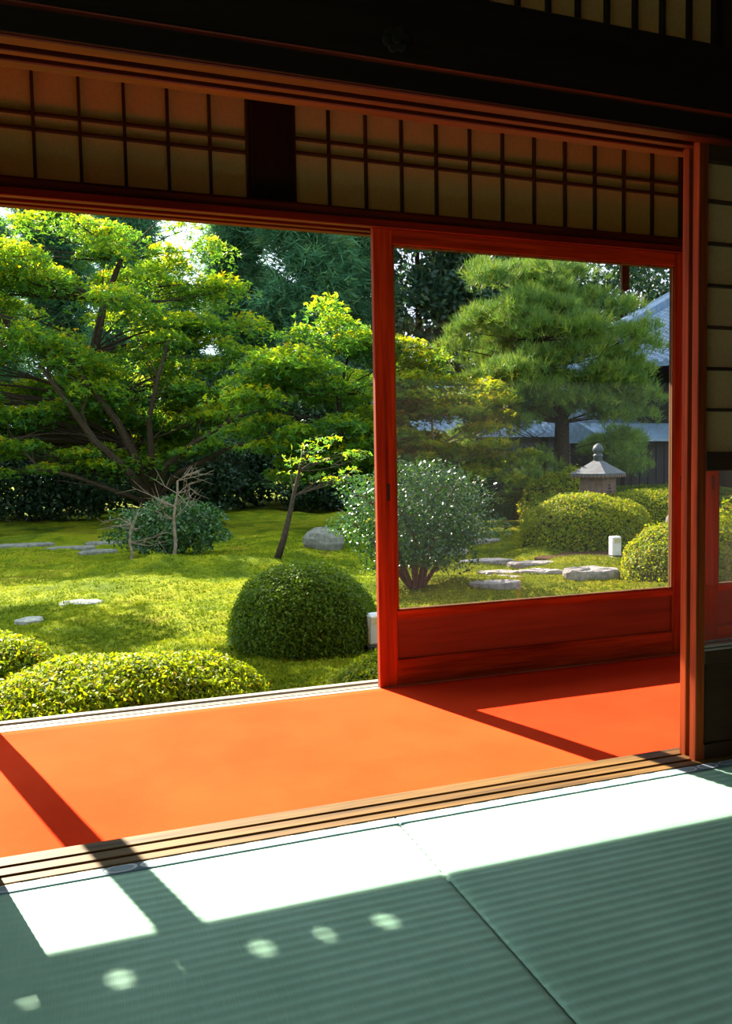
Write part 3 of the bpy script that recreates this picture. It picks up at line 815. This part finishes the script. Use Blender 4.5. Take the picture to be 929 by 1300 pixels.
def loose_bush(name, label, c, z, r, n, size, mat, stems, bark, seed, group=None, twig=True):
    """glossy-leaved bush: forked stems and a loose cloud of leaves"""
    rs = np.random.default_rng(seed); z0 = float(gh(c[0], c[1])) - .05
    root = empty(name, (c[0], c[1], z0)); tag(root, label, 'bush', group)
    cen = np.array([c[0], c[1], z])
    tips = []
    for k in range(stems):
        a = 2 * math.pi * (k + rs.uniform(-.3, .3)) / stems; el = rs.uniform(-.25, .9)
        tip = cen + np.array(r) * np.array([math.cos(a) * math.cos(el), math.sin(a) * math.cos(el), math.sin(el)]) * .85
        b = np.array([c[0] + .05 * math.cos(a), c[1] + .05 * math.sin(a), z0])
        m = b * .5 + tip * .5 + np.array([0, 0, .10]) + rs.normal(0, .06, 3); tips.append(tip)
        mb = MB().tube([b, b * .7 + m * .3, m, m * .4 + tip * .6, tip], [.035, .028, .02, .012, .005], 6)
        for _ in range(4):
            f = rs.uniform(.35, .9); p0 = m * (1 - f) + tip * f; t2 = p0 + rs.normal(0, .22, 3) * np.array(r) + np.array([0, 0, .08])
            mb.tube([p0, p0 * .5 + t2 * .5 + rs.normal(0, .03, 3), t2], [.009, .006, .003], 5)
        mb.build('stem', bark, root)
    d = unit(rs.normal(0, 1, (n, 3))); rad_ = rs.uniform(0, 1, (n, 1)) ** .33
    kk = 1 + .16 * np.sin(6 * d[:, :1] + seed) * np.sin(5 * d[:, 1:2] + 2) + .12 * np.sin(9 * d[:, 2:3] + 4 * d[:, :1])
    P = cen + d * rad_ * kk * np.array(r); P = P[P[:, 2] > z0 + .10 + .25 * rs.uniform(0, 1, n) ** 2]; d = d[:len(P)]; n = len(P)
    D = unit(np.array([0, 0, .7]) + d * .5 + rs.normal(0, .6, (n, 3)))
    mesh_part('foliage', leaf_mesh('foliage', P, D, size * rs.uniform(.7, 1.25, n), mat, 'oval', None, root.location), root, True)
    return root
loose_bush('camellia_bush', 'glossy dark bush half behind the glass door stile', (3.72, 8.85), .33, (1.0, .9, .68), 14000, .052, M['leaf_gloss'], 9, M['red_bark'], 31)
loose_bush('camellia_bush', 'low glossy dark bush at the foot of the maple', (1.35, 13.6), -.05, (.95, .7, .52), 7500, .075, M['leaf_gloss'], 6, M['bark'], 32)
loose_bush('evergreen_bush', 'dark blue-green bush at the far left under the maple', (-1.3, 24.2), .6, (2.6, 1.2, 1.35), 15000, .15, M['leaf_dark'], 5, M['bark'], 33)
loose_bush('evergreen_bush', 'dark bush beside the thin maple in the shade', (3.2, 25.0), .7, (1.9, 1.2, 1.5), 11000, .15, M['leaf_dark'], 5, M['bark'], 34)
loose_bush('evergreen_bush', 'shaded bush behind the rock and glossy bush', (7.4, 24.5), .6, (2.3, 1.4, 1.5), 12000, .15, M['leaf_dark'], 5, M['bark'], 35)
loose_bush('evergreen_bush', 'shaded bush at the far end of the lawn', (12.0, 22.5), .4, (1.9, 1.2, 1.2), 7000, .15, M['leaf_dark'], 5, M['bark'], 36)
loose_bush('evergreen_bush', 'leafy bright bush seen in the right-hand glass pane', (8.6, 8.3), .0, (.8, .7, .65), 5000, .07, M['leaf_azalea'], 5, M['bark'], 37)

# ------------------------------------------------------------------ trees
def bez(p0, p1, p2, n):
    return [p0 * (1 - t) ** 2 + p1 * 2 * t * (1 - t) + p2 * t * t for t in np.linspace(0, 1, n)]

def tree(name, label, cat, base, trunk, pads, bark, leaf, r0=.12, group=None, seed=1, sub=4, own_branches=True, lift=.35, limbs=()):
    """trunk: points from the ground up; pads: (x, y, z, rx, rz) foliage layers, each on its own branch.
    leaf(P0, rs) -> list of (points, normals, sizes, rnd) joined into the foliage"""
    rs = np.random.default_rng(seed)
    root = empty(name, base); tag(root, label, cat, group)
    T = [np.array(p, float) for p in trunk]
    rads = [r0 * (1 - .75 * i / (len(T) - 1)) for i in range(len(T))]
    MB().tube(T, rads, 9).build('trunk', bark, root, True)
    joined = MB()
    for lp, lr in limbs:                                   # heavy limbs forking from the trunk
        lp = [np.array(p, float) for p in lp]; m = len(lp); mb = MB().tube(lp, [lr * (1 - .72 * i / (m - 1)) for i in range(m)], 7)
        for i in range(2, m):
            for _ in range(3):
                d = (lp[i] - lp[i - 1]); e = d * rs.uniform(.3, .8) + rs.normal(0, .35, 3) * np.array([1, .6, .8])
                q = lp[i - 1] + d * rs.uniform(0, 1); mb.tube([q, q + e * .5 + rs.normal(0, .05, 3), q + e], [lr * .22, lr * .14, lr * .06], 5)
        mb.build('limb', bark, root)
    for (x, y, z, rx, rz) in pads:
        c = np.array([x, y, z])
        best = min(range(1, len(T)), key=lambda i: np.linalg.norm((c - T[i]) * np.array([1, 1, 1.6])) + (2.0 if T[i][2] > z - .05 else 0))
        s = T[best]; L = np.linalg.norm(c - s)
        mid = s * .5 + c * .5 + np.array([0, 0, lift * L * .3]) * rs.uniform(-.4, 1) + rs.normal(0, .06 * L, 3)
        mb = MB() if own_branches else joined
        rb = max(.007, min(rads[best] * .5, .009 * L + .008))
        pts = bez(s, mid, c, 7); mb.tube(pts, [rb * (1 - .8 * i / 6) for i in range(7)], 6)
        for _ in range(sub):
            p0 = pts[rs.integers(3, 7)]; a = rs.uniform(0, 6.28); e = np.array([math.cos(a) * rx * .8, math.sin(a) * rx * .8, rs.uniform(-.2, .7) * rz])
            mb.tube([p0, p0 + e * .5 + rs.normal(0, .05 * rx, 3), c + e], [rb * .4, rb * .25, rb * .1], 5)
        if own_branches: mb.build('branch', bark, root)
    if not own_branches and joined.v: joined.build('branches', bark, root)
    me = leaf(np.array(pads), rs, np.array(base)); mesh_part('foliage', me, root, True)
    return root

def pad_points(pads, per, rs, up=.35):
    out = []; ids = []
    for i, (x, y, z, rx, rz) in enumerate(pads):
        n = int(per * rx * rx)
        d = unit(rs.normal(0, 1, (n, 3))); d[:, 2] = np.where(rs.uniform(0, 1, n) < up, d[:, 2], np.abs(d[:, 2]))
        a = np.arctan2(d[:, 1], d[:, 0]); lob = 1 + .28 * np.sin(3 * a + i * 1.7) + .18 * np.sin(7 * a + i)
        q = d * (rs.uniform(.15, 1, (n, 1)) ** .5) * np.stack([lob * rx, lob * rx, np.full(n, rz)], 1)
        q[:, 2] -= .35 * rz * ((q[:, 0] ** 2 + q[:, 1] ** 2) / rx ** 2)
        out.append(q + np.array([x, y, z])); ids.append(np.full(n, i))
    return np.concatenate(out), np.concatenate(ids)

def maple_leaves(mat, per=900, size=.085):
    def f(pads, rs, off):
        P, ids = pad_points(pads, per, rs)
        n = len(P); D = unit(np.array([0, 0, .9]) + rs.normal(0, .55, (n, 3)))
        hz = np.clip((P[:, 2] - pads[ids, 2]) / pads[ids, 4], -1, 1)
        rnd = np.clip(.36 + .34 * hz + rs.uniform(-.12, .12, len(pads))[ids] + rs.normal(0, .17, n), 0, 1)  # higher leaves of a pad are yellower: sunlit tops put into the colour
        return leaf_mesh('foliage', P, D, size * rs.uniform(.7, 1.3, n), mat, 'maple', rnd, off)
    return f
def pine_leaves(mat, per=240, size=.17, k=12, width=.035):
    def f(pads, rs, off):
        P, ids = pad_points(pads, per, rs, .25)
        n = len(P); c = pads[ids][:, :3]
        D = unit((P - c) * np.array([.6, .6, .6]) + np.array([0, 0, .55]))
        return needle_mesh('foliage', P, D, size * rs.uniform(.8, 1.2, n), mat, k, .55, width, off)
    return f
def spray_leaves(mat, per=120, size=.3, droop=.3):
    def f(pads, rs, off):
        if mat is M['cedar']:
            P, ids = pad_points(pads, per * .55, rs, .4)
            D = unit((P - pads[ids][:, :3]) * np.array([1, 1, .5]) + np.array([0, 0, -.1]))
            return needle_mesh('foliage', P, D, 1.15 * size * rs.uniform(.7, 1.3, len(P)), mat, 11, .6, .055, off)
        P, ids = pad_points(pads, per, rs, .5)
        n = len(P); D = unit(np.array([0, 0, .3]) + rs.normal(0, .8, (n, 3)))
        return leaf_mesh('foliage', P, D, size * rs.uniform(.6, 1.4, n), mat, 'oval', None, off)
    return f

def crown_pads(rs, c, r, n, prx, prz, lo=-1.0, env=None):
    out = []
    for _ in range(n * 30):
        d = rs.normal(0, 1, 3); d /= np.linalg.norm(d); q = d * rs.uniform(.25, 1) ** .45
        if q[2] < lo: continue
        p = np.array(c) + q * np.array(r)
        if env is not None and not env(p): continue
        s = rs.uniform(.75, 1.3)
        out.append((p[0], p[1], p[2], prx * s, prz * s))
        if len(out) >= n: break
    return out

# big maple
rs = np.random.default_rng(41)
K = 1.5                                            # stands this much farther back than the low bush
def far(x, y, z, a=.6, b=.26): return (x * K, y * K, 1 + (z - 1) * K, a * K, b * K)
bx_, by_ = 1.63, 20.7; bz = float(gh(bx_, by_)) - .05
tr = [(bx_, by_, bz), (bx_ - .02, by_, .1), (bx_ - .15, by_ - .1, .7), (bx_ - .5, by_ - .1, 1.5), (bx_ - 1.1, by_, 2.6), (bx_ - 1.3, by_, 3.8), (bx_ - 1.0, by_, 5.0), (bx_ - .6, by_, 6.0)]
pads = [far(*p) for p in crown_pads(rs, (-.35, 13.9, 2.85), (3.2, 1.35, 2.15), 100, .54, .22, -.85)]
pads += [far(*p) for p in [(-.15, 13.5, 4.95, .45, .3), (.4, 13.6, 4.55, .45, .28), (1.75, 13.7, 4.9, .4, .4), (1.7, 13.6, 5.3, .28, .3), (2.15, 13.7, 4.55, .42, .3), (1.55, 13.8, 4.25, .5, .28), (2.4, 13.7, 3.95, .48, .28), (2.75, 13.7, 3.35, .48, .26), (1.1, 13.4, 4.0, .48, .28), (-.7, 13.5, 4.7, .4, .3), (.2, 13.0, 1.05, .4, .10), (-.5, 13.0, 1.0, .4, .10), (2.0, 13.4, 2.6, .5, .2), (1.8, 13.4, 3.3, .55, .22), (2.3, 13.4, 1.9, .5, .16), (2.4, 13.5, 2.3, .5, .2), (2.6, 13.5, 2.8, .5, .22), (2.1, 13.5, 2.95, .5, .22), (1.5, 13.4, 2.3, .5, .2), (-1.5, 13.2, 1.45, .5, .14), (-1.3, 13.0, .95, .4, .10), (-.8, 13.2, 1.75, .5, .16), (.9, 13.3, 1.8, .45, .14)]]
pads += [far(rs.uniform(-2.2, 2.7), rs.uniform(14.2, 15.2), rs.uniform(1.15, 2.5), rs.uniform(.4, .6), .18) for _ in range(34)]
pads += [far(rs.uniform(-2.0, 2.6), rs.uniform(12.7, 13.1), rs.uniform(1.2, 2.2), rs.uniform(.25, .38), .10) for _ in range(12)]
LIMBS = [([(bx_, by_, .05), (1.0, 19.6, .88), (.26, 19.2, 1.6), (-.29, 19.0, 2.48), (-.83, 19.0, 3.25)], .13),
         ([(bx_, by_, .15), (1.19, 19.8, 1.14), (.78, 19.4, 2.04), (.06, 19.2, 3.01), (-.48, 19.2, 4.03)], .13),
         ([(bx_, by_, .2), (1.54, 19.8, 1.23), (1.48, 19.4, 2.13), (1.69, 19.2, 3.04), (1.98, 19.2, 3.94)], .10),
         ([(bx_, by_, .15), (1.89, 19.8, 1.04), (2.54, 19.4, 1.58), (3.48, 19.2, 2.14), (4.35, 19.2, 2.42)], .10),
         ([(bx_, by_, .05), (.73, 19.8, .43), (-.19, 19.4, .81), (-.92, 19.2, 1.0), (-1.38, 19.2, 1.61)], .07),
         ([(bx_, by_, .1), (2.15, 19.8, .85), (3.27, 19.4, 1.39), (4.83, 19.2, 1.85), (6.04, 19.2, 1.95)], .08)]
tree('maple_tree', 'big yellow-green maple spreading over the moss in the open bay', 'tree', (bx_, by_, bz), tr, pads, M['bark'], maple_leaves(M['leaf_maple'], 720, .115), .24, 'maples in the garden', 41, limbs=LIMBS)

# tree left of the view whose crown shades the near moss
rs = np.random.default_rng(48)
cx_, cy_ = -3.5, 14.2; cz = float(gh(cx_, cy_)) - .05
tr = [(cx_, cy_, cz), (cx_ + .1, cy_, 1.0), (cx_ + .3, cy_, 2.4), (cx_ + .7, cy_, 3.8), (cx_ + 1.4, cy_ - .2, 5.2), (cx_ + 2.2, cy_ - .4, 6.0)]
pads = crown_pads(rs, (-2.7, 14.5, 4.7), (1.0, 1.1, .8), 16, .5, .22) + crown_pads(rs, (-1.2, 13.7, 6.1), (1.5, 1.0, .45), 20, .5, .2)
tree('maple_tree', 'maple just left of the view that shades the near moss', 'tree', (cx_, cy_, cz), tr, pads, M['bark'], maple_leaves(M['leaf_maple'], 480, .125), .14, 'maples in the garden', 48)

# slender maple in front of the rock
rs = np.random.default_rng(43)
cx_, cy_ = 2.80, 12.25; cz = float(gh(cx_, cy_)) - .05
tr = [(cx_, cy_, cz), (cx_ + .12, cy_, -.15), (cx_ + .20, cy_, .15), (cx_ + .30, cy_ + .05, .5), (cx_ + .42, cy_ + .1, .9), (cx_ + .5, cy_ + .1, 1.35)]
pads = crown_pads(rs, (3.5, 12.5, 1.05), (1.0, .8, .5), 11, .30, .09, -.9)
tree('maple_tree', 'slender maple with a thin leaning trunk beside the rock', 'tree', (cx_, cy_, cz), tr, pads, M['bark'], maple_leaves(M['leaf_maple'], 330, .075), .06, 'maples in the garden', 43)

# maple behind the rock whose crown reaches behind the glass
rs = np.random.default_rng(47)
cx_, cy_ = 5.9, 17.6; cz = float(gh(cx_, cy_)) - .05
tr = [(cx_, cy_, cz), (cx_ + .05, cy_, .3), (cx_ - .1, cy_, 1.0), (cx_ - .35, cy_ + .05, 1.8), (cx_ - .3, cy_ + .1, 2.6), (cx_ - .1, cy_ + .1, 3.4)]
pads = crown_pads(rs, (5.7, 17.2, 2.2), (2.6, 1.7, 1.7), 70, .68, .25, -.9)
pads += [(5.1, 17.0, 4.35, .55, .35), (5.35, 17.0, 4.0, .65, .3), (6.1, 17.1, 3.7, .65, .28), (4.6, 17.0, 3.75, .6, .28), (6.7, 17.0, 3.2, .65, .26), (7.2, 16.9, 2.8, .6, .25)]
pads += [(rs.uniform(3.6, 7.2), rs.uniform(16.6, 18), rs.uniform(.75, 1.6), rs.uniform(.4, .6), .15) for _ in range(22)]
tree('maple_tree', 'maple behind the rock with a crown passing behind the door stile', 'tree', (cx_, cy_, cz), tr, pads, M['bark'], maple_leaves(M['leaf_maple'], 620, .12), .12, 'maples in the garden', 47)

# small golden maple seen through the glass
rs = np.random.default_rng(44)
cx_, cy_ = 7.3, 16.5; cz = float(gh(cx_, cy_)) - .05
tr = [(cx_, cy_, cz), (cx_ + .05, cy_, .1), (cx_ - .05, cy_, .7), (cx_ + .1, cy_, 1.3), (cx_ + .05, cy_, 2.0)]
pads = crown_pads(rs, (7.4, 16.2, 1.75), (1.7, 1.2, 1.3), 40, .5, .15, -.9)
pads += [(8.7, 15.9, 1.0, .6, .14), (9.3, 15.8, 1.15, .5, .12), (8.2, 15.8, .75, .6, .12), (8.9, 15.6, .6, .5, .1)]
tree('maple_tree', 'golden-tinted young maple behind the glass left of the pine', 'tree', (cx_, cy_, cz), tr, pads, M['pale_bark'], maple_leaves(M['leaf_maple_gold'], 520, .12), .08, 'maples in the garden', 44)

# bare saplings in front of the camellia
def sapling(label, base, h, lean, n, seed, r=.035):
    rs = np.random.default_rng(seed); z0 = float(gh(base[0], base[1])) - .03
    root = empty('sapling', (base[0], base[1], z0)); tag(root, label, 'sapling')
    p = [np.array([base[0] + lean[0] * t ** 1.3 + .02 * math.sin(9 * t), base[1] + lean[1] * t, z0 + h * t]) for t in np.linspace(0, 1, 7)]
    MB().tube(p, [r * (1 - .5 * t) for t in np.linspace(0, 1, 7)], 7).build('stem', M['pale_bark'], root)
    for k in range(n):
        s = p[rs.integers(3, 7)]; a = rs.uniform(0, 6.28); L = rs.uniform(.3, .75)
        d = np.array([math.cos(a) * L, math.sin(a) * L * .6, rs.uniform(-.05, .45)])
        mb = MB().tube([s, s + d * .5 + rs.normal(0, .05, 3), s + d], [.009, .006, .003], 5)
        for _ in range(4):
            q = s + d * rs.uniform(.3, .95); mb.tube([q, q + rs.normal(0, .1, 3) + d * .25], [.005, .002], 4)
        mb.build('twig', M['pale_bark'], root)
sapling('nearly bare sapling standing before the low glossy bush', (1.28, 12.75), 1.2, (.08, 0), 18, 51, .030)
sapling('short bare stub of a sapling left of the bare one', (.64, 12.7), .55, (.0, 0), 9, 52, .026)

# pine
rs = np.random.default_rng(45)
px, py = 11.15, 17.2; pz = float(gh(px, py)) - .05
tr = [(px, py, pz), (px + .03, py, .3), (px, py, 1.1), (px + .02, py, 1.9), (px - .1, py, 2.55), (px - .55, py, 3.2), (px - .65, py, 3.9), (px - .35, py, 4.6), (px - .2, py, 5.3)]
def pine_env(p):
    if p[2] < 1.9 or p[2] > 5.55: return False
    xr = 13.35 - max(0, p[2] - 3.3) * .85; xl = 8.7 + max(0, p[2] - 4.9) * .5
    return xl < p[0] < xr
pads = crown_pads(rs, (px - .15, py, 3.8), (3.3, 2.0, 2.3), 105, .56, .24, -1, pine_env)
pads += [(px - 2.4, py - .2, 2.3, .7, .25), (px - 1.7, py - .6, 1.9, .6, .2), (px + 2.2, py, 2.1, .6, .25), (px + 1.5, py - .5, 1.5, .6, .22), (px + 1.0, py - .6, 1.2, .5, .2), (px + 2.3, py, 2.6, .55, .25), (px - .3, py, 5.7, .7, .25), (px - 1.2, py, 5.5, .6, .22), (px + .4, py, 5.5, .6, .22)]
tree('pine_tree', 'tall Japanese pine with layered needle pads behind the glass', 'tree', (px, py, pz), tr, pads, M['bark'], pine_leaves(M['needle'], 330, .20, 12, .042), .24, None, 45)
# small pines below
for i, (x, y, zc, sc, lab) in enumerate(((8.9, 18.6, 1.15, 1.0, 'small rounded pine left of the tall pine trunk'), (10.2, 16.4, .75, .85, 'low bushy pine in front of the tall pine'), (14.0, 18.6, 1.1, 1.1, 'yellowish pine right of the tall pine trunk'))):
    rs = np.random.default_rng(70 + i); z0 = float(gh(x, y)) - .05
    tr = [(x, y, z0), (x + .06, y, z0 + .4 * sc), (x - .05, y, zc), (x + .05, y, zc + .6 * sc)]
    pads = crown_pads(rs, (x, y, zc), (.95 * sc, .8 * sc, .65 * sc), 16, .45 * sc, .2 * sc, -.8)
    tree('pine_tree', lab, 'tree', (x, y, z0), tr, pads, M['bark'], pine_leaves(M['needle'], 330, .17, 10, .04), .08, 'small garden pines', 80 + i)

# tall evergreens beyond the garden
def cedar(x, y, h, w, seed, label, lo=.12, mat='cedar', n=95, shape='cone', dens=120, group='tall evergreens beyond the garden'):
    rs = np.random.default_rng(seed); z0 = float(gh(x, y)) - .1; pads = []
    for k in range(n):
        t = lo + (1 - lo) * (k + rs.uniform(0, 1)) / n
        rr_ = w * ((1 - t) ** .6 if shape == 'cone' else math.sqrt(max(.02, 1 - ((t - .6) / .45) ** 2))) * rs.uniform(.45, 1.0)
        a = rs.uniform(0, 6.28)
        pads.append((x + rr_ * math.cos(a), y + rr_ * math.sin(a) * .8, z0 + h * t, w * .38 * rs.uniform(.8, 1.3), w * .30 * rs.uniform(.8, 1.3)))
    tr = [(x, y, z0), (x, y, z0 + h * .3), (x + .1, y, z0 + h * .6), (x, y, z0 + h * .97)]
    tree(name='evergreen_tree' if shape != 'cone' else 'cedar_tree', label=label, cat='tree', base=(x, y, z0), trunk=tr, pads=pads, bark=M['bark'], leaf=spray_leaves(M[mat], dens * 1.7, .36 if shape == 'cone' else .30), r0=.26, group=group, seed=seed, sub=2, own_branches=False, lift=-.2)
cedar(-3.6, 31, 14, 1.9, 101, 'dark cedar at the far left edge above the maple', .25)
cedar(-.6, 34, 16, 1.8, 102, 'tall cedar above the left part of the maple', .35)
cedar(1.7, 30, 13.5, 1.5, 103, 'cedar just left of the patch of white sky', .2)
cedar(3.3, 33, 8.4, 1.7, 113, 'shorter cedar below the patch of white sky', .1)
cedar(6.4, 33, 14, 2.0, 104, 'cedar just right of the patch of white sky', .1)
cedar(8.4, 30, 15, 2.3, 105, 'broad cedar above the right part of the maple', .08)
cedar(10.6, 31, 14, 2.2, 106, 'broad cedar left of the door stile', .08)
cedar(13.2, 31, 13, 2.1, 107, 'evergreen oak just right of the door stile behind the glass', .08, 'oak_leaf', 120, 'round', 90)
cedar(15.6, 30, 13, 2.3, 108, 'evergreen oak left of the pine crown', .15, 'oak_leaf', 120, 'round', 90)
cedar(19.5, 33, 14, 2.6, 109, 'evergreen oak behind the pine crown', .15, 'oak_leaf', 110, 'round', 80)
cedar(24.0, 32, 13.5, 2.8, 110, 'evergreen oak above the temple roof', .2, 'oak_leaf', 80, 'round', 62)
cedar(28.5, 33, 13, 2.8, 111, 'evergreen oak at the far right', .2, 'oak_leaf', 70, 'round', 60)
cedar(-7.0, 33, 14, 2.2, 112, 'cedar standing farthest left of all the tall evergreens', .15)
for i, (x, y, w) in enumerate(((-4.5, 27, 2.4), (.2, 27.5, 2.6), (4.3, 27, 2.6), (8.7, 26.5, 2.4), (13.0, 27, 2.2), (16.5, 27.5, 2.2))):
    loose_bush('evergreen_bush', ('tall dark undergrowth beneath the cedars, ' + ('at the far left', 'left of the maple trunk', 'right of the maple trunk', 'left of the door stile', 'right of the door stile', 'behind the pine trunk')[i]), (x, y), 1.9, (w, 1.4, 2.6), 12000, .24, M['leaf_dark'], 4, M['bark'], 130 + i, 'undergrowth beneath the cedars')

# ------------------------------------------------------------------ lantern
lx, ly = 8.95, 12.6
lz = float(gh(lx, ly)) - .03
lan = empty('garden_lantern', (lx, ly, lz), 0); tag(lan, 'square garden lantern with patinated pyramid roof rising above the hedge', 'lantern')
def rot_pts(pts, a): return [(lx + x * math.cos(a) - y * math.sin(a), ly + x * math.sin(a) + y * math.cos(a), z) for x, y, z in pts]
LA = rad(24)
def sq(mb, w0, z0, w1, z1):
    p = [(sx_ * w0, sy_ * w0, z0) for sx_, sy_ in ((-1, -1), (1, -1), (1, 1), (-1, 1))] + [(sx_ * w1, sy_ * w1, z1) for sx_, sy_ in ((-1, -1), (1, -1), (1, 1), (-1, 1))]
    return mb.add(rot_pts(p, LA), [(0, 1, 2, 3), (4, 7, 6, 5)] + [(i, (i + 1) % 4, 4 + (i + 1) % 4, 4 + i) for i in range(4)])
sq(MB(), .20, lz, .17, .10).build('pedestal', M['stone'], lan)
bod = sq(sq(MB(), .29, .10, .29, .16), .235, .16, .235, .70).build('body', M['lantern_wood'], lan)
for k, (u_, v_) in enumerate(((-.03, .46), (.03, .46), (0, .52), (-.06, .40), (.0, .40), (.06, .40))):
    p = [(u_ - .018, -.239, v_ - .018), (u_ + .018, -.239, v_ - .018), (u_ + .018, -.239, v_ + .018), (u_ - .018, -.239, v_ + .018)]
    p += [(x, -.23, z) for x, y, z in p]
    MB().add(rot_pts(p, LA), [(0, 1, 2, 3), (4, 7, 6, 5), (0, 4, 5, 1), (1, 5, 6, 2), (2, 6, 7, 3), (3, 7, 4, 0)]).build('opening_shade', M['black_timber'], bod)  # solid black plates paint the shade inside the cut-outs
rf = sq(sq(sq(MB(), .36, .68, .36, .735), .365, .735, .15, .90), .15, .90, .06, .975).build('roof', M['patina'], lan)
for s_ in range(4):
    for k in range(9):
        t = -.32 + .08 * k; a = LA + s_ * math.pi / 2
        p = [(t - .026, -.368, .665), (t + .026, -.368, .665), (t + .026, -.368, .71), (t - .026, -.368, .71)]
        p += [(x, -.355, z) for x, y, z in p]
        MB().add(rot_pts(p, a), [(0, 1, 2, 3), (4, 7, 6, 5), (0, 4, 5, 1), (1, 5, 6, 2), (2, 6, 7, 3), (3, 7, 4, 0)]).build('eave_plate', M['lantern_wood'], rf)
MB().lathe((lx, ly, 0), [(.065, .96), (.08, .985), (.075, 1.03), (.09, 1.05), (.09, 1.075), (.065, 1.09), (.07, 1.11), (.095, 1.145), (.10, 1.185), (.08, 1.235), (.04, 1.27), (.012, 1.29)], 16).build('finial', M['patina'], lan, True)

# ------------------------------------------------------------------ temple buildings behind
def tiled_roof(root, o, ux, uy, length, run, z_eave, z_ridge, n, mat, name='roof'):
    """one roof slope: o eave corner, ux along the eave, uy up the slope (both unit in plan); each tile column is a part"""
    o = np.array(o, float); ux = np.array(ux, float); uy = np.array(uy, float)
    def pt(a, b, h): return tuple((o + ux * a + uy * b)[:2]) + (z_eave + (z_ridge - z_eave) * (b / run) ** 1.04 + h,)
    mb = MB(); k = 7; bs = np.linspace(0, run, k); vs = []; fs = []
    for h in (0, -.14):
        for a in (0, length):
            vs += [pt(a, b, h) for b in bs]
    for i in range(k - 1):
        fs += [(i, i + 1, k + i + 1, k + i), (2 * k + i, 3 * k + i, 3 * k + i + 1, 2 * k + i + 1), (i, 2 * k + i, 2 * k + i + 1, i + 1), (k + i, k + i + 1, 3 * k + i + 1, 3 * k + i)]
    fs += [(0, k, 3 * k, 2 * k), (k - 1, 3 * k - 1, 4 * k - 1, 2 * k - 1)]
    rf = mb.add(vs, fs).build(name, mat, root)
    w = length / n
    for j in range(n):
        a = (j + .5) * w; m = MB()
        steps = int(run / .28)
        for i in range(steps):
            b0, b1 = run * i / steps, run * (i + 1) / steps + .02
            A = [pt(a - w * .30, b0, .0), pt(a - w * .17, b0, .085), pt(a + w * .17, b0, .085), pt(a + w * .30, b0, .0)]
            B = [pt(a - w * .25, b1, .0), pt(a - w * .14, b1, .055), pt(a + w * .14, b1, .055), pt(a + w * .25, b1, .0)]
            m.add(A + B, [(0, 1, 2, 3), (0, 4, 5, 1), (1, 5, 6, 2), (2, 6, 7, 3), (7, 6, 5, 4)])
        m.build('tile_row', mat, rf)
    return rf, pt

# lower hall behind the pine
hall = empty('temple_hall', (14.0, 24.5, -.5)); tag(hall, 'low temple hall with pale blue-grey tiled roof behind the pine', 'building')
tiled_roof(hall, (9.2, 23.2, 0), (1, 0, 0), (0, 1, 0), 9.6, 3.0, 1.9, 3.4, 34, M['tile_blue'])
MB().box(9.6, 18.4, 24.0, 24.3, -.5, 2.1).build('wall', M['white_wall'], hall)
for x in np.arange(9.6, 18.5, 1.76):
    MB().box(x - .09, x + .09, 23.93, 24.02, -.5, 2.0).build('pillar', M['black_timber'], hall)
MB().box(9.6, 18.4, 23.95, 24.02, .35, .47).build('beam', M['black_timber'], hall)
MB().box(9.2, 18.8, 25.9, 26.4, 3.25, 3.65, .05).build('ridge', M['tile_blue'], hall)

# tall hall at the right
mh = empty('temple_hall', (23.5, 25.5, -.5)); tag(mh, 'taller temple hall whose tiled roof rises right of the pine', 'building')
rf, pt = tiled_roof(mh, (14.45, 23.43, 0), (.38, -.925, 0), (.925, .38, 0), 5.4, 12.0, 3.82, 8.6, 18, M['tile_blue'])
# raised verge along the left edge of the slope
m = MB(); bs = np.linspace(-.1, 12.0, 13); vs = []; fs = []
for b in bs:
    for a, h in ((-.28, -.05), (-.28, .32), (-.14, .42), (.10, .42), (.24, .32), (.24, -.05)):
        p = pt(a, max(b, 0.0), h); vs.append(p)
for i in range(len(bs) - 1):
    for k in range(6):
        k2 = (k + 1) % 6; fs.append((i * 6 + k, i * 6 + k2, (i + 1) * 6 + k2, (i + 1) * 6 + k))
fs += [tuple(range(6)), tuple(range(len(vs) - 1, len(vs) - 7, -1))]
m.add(vs, fs).build('verge', M['tile_blue'], mh)
MB().extrude([(18.7, 24.5), (20.2, 20.8), (26.6, 23.4), (25.1, 27.1)], 2, -.5, 4.9).build('wall', M['black_timber'], mh)

# dark storehouse wall low at the right
sh = empty('garden_shed', (15.8, 20.4, -.45)); tag(sh, 'dark boarded shed right of the lantern', 'building')
MB().box(14.6, 18.5, 20.2, 22.0, -.5, 1.5).build('wall', M['black_timber'], sh)
for k in range(13):
    x = 14.6 + .3 * k
    MB().box(x + .01, x + .29, 20.165, 20.2, -.45, 1.5, .01).build('board', M['black_timber'], sh)
MB().extrude([(19.8, 1.5), (19.8, 1.58), (21.1, 2.1), (22.4, 1.58), (22.4, 1.5)], 0, 14.3, 18.8).build('roof', M['tile_blue'], sh)
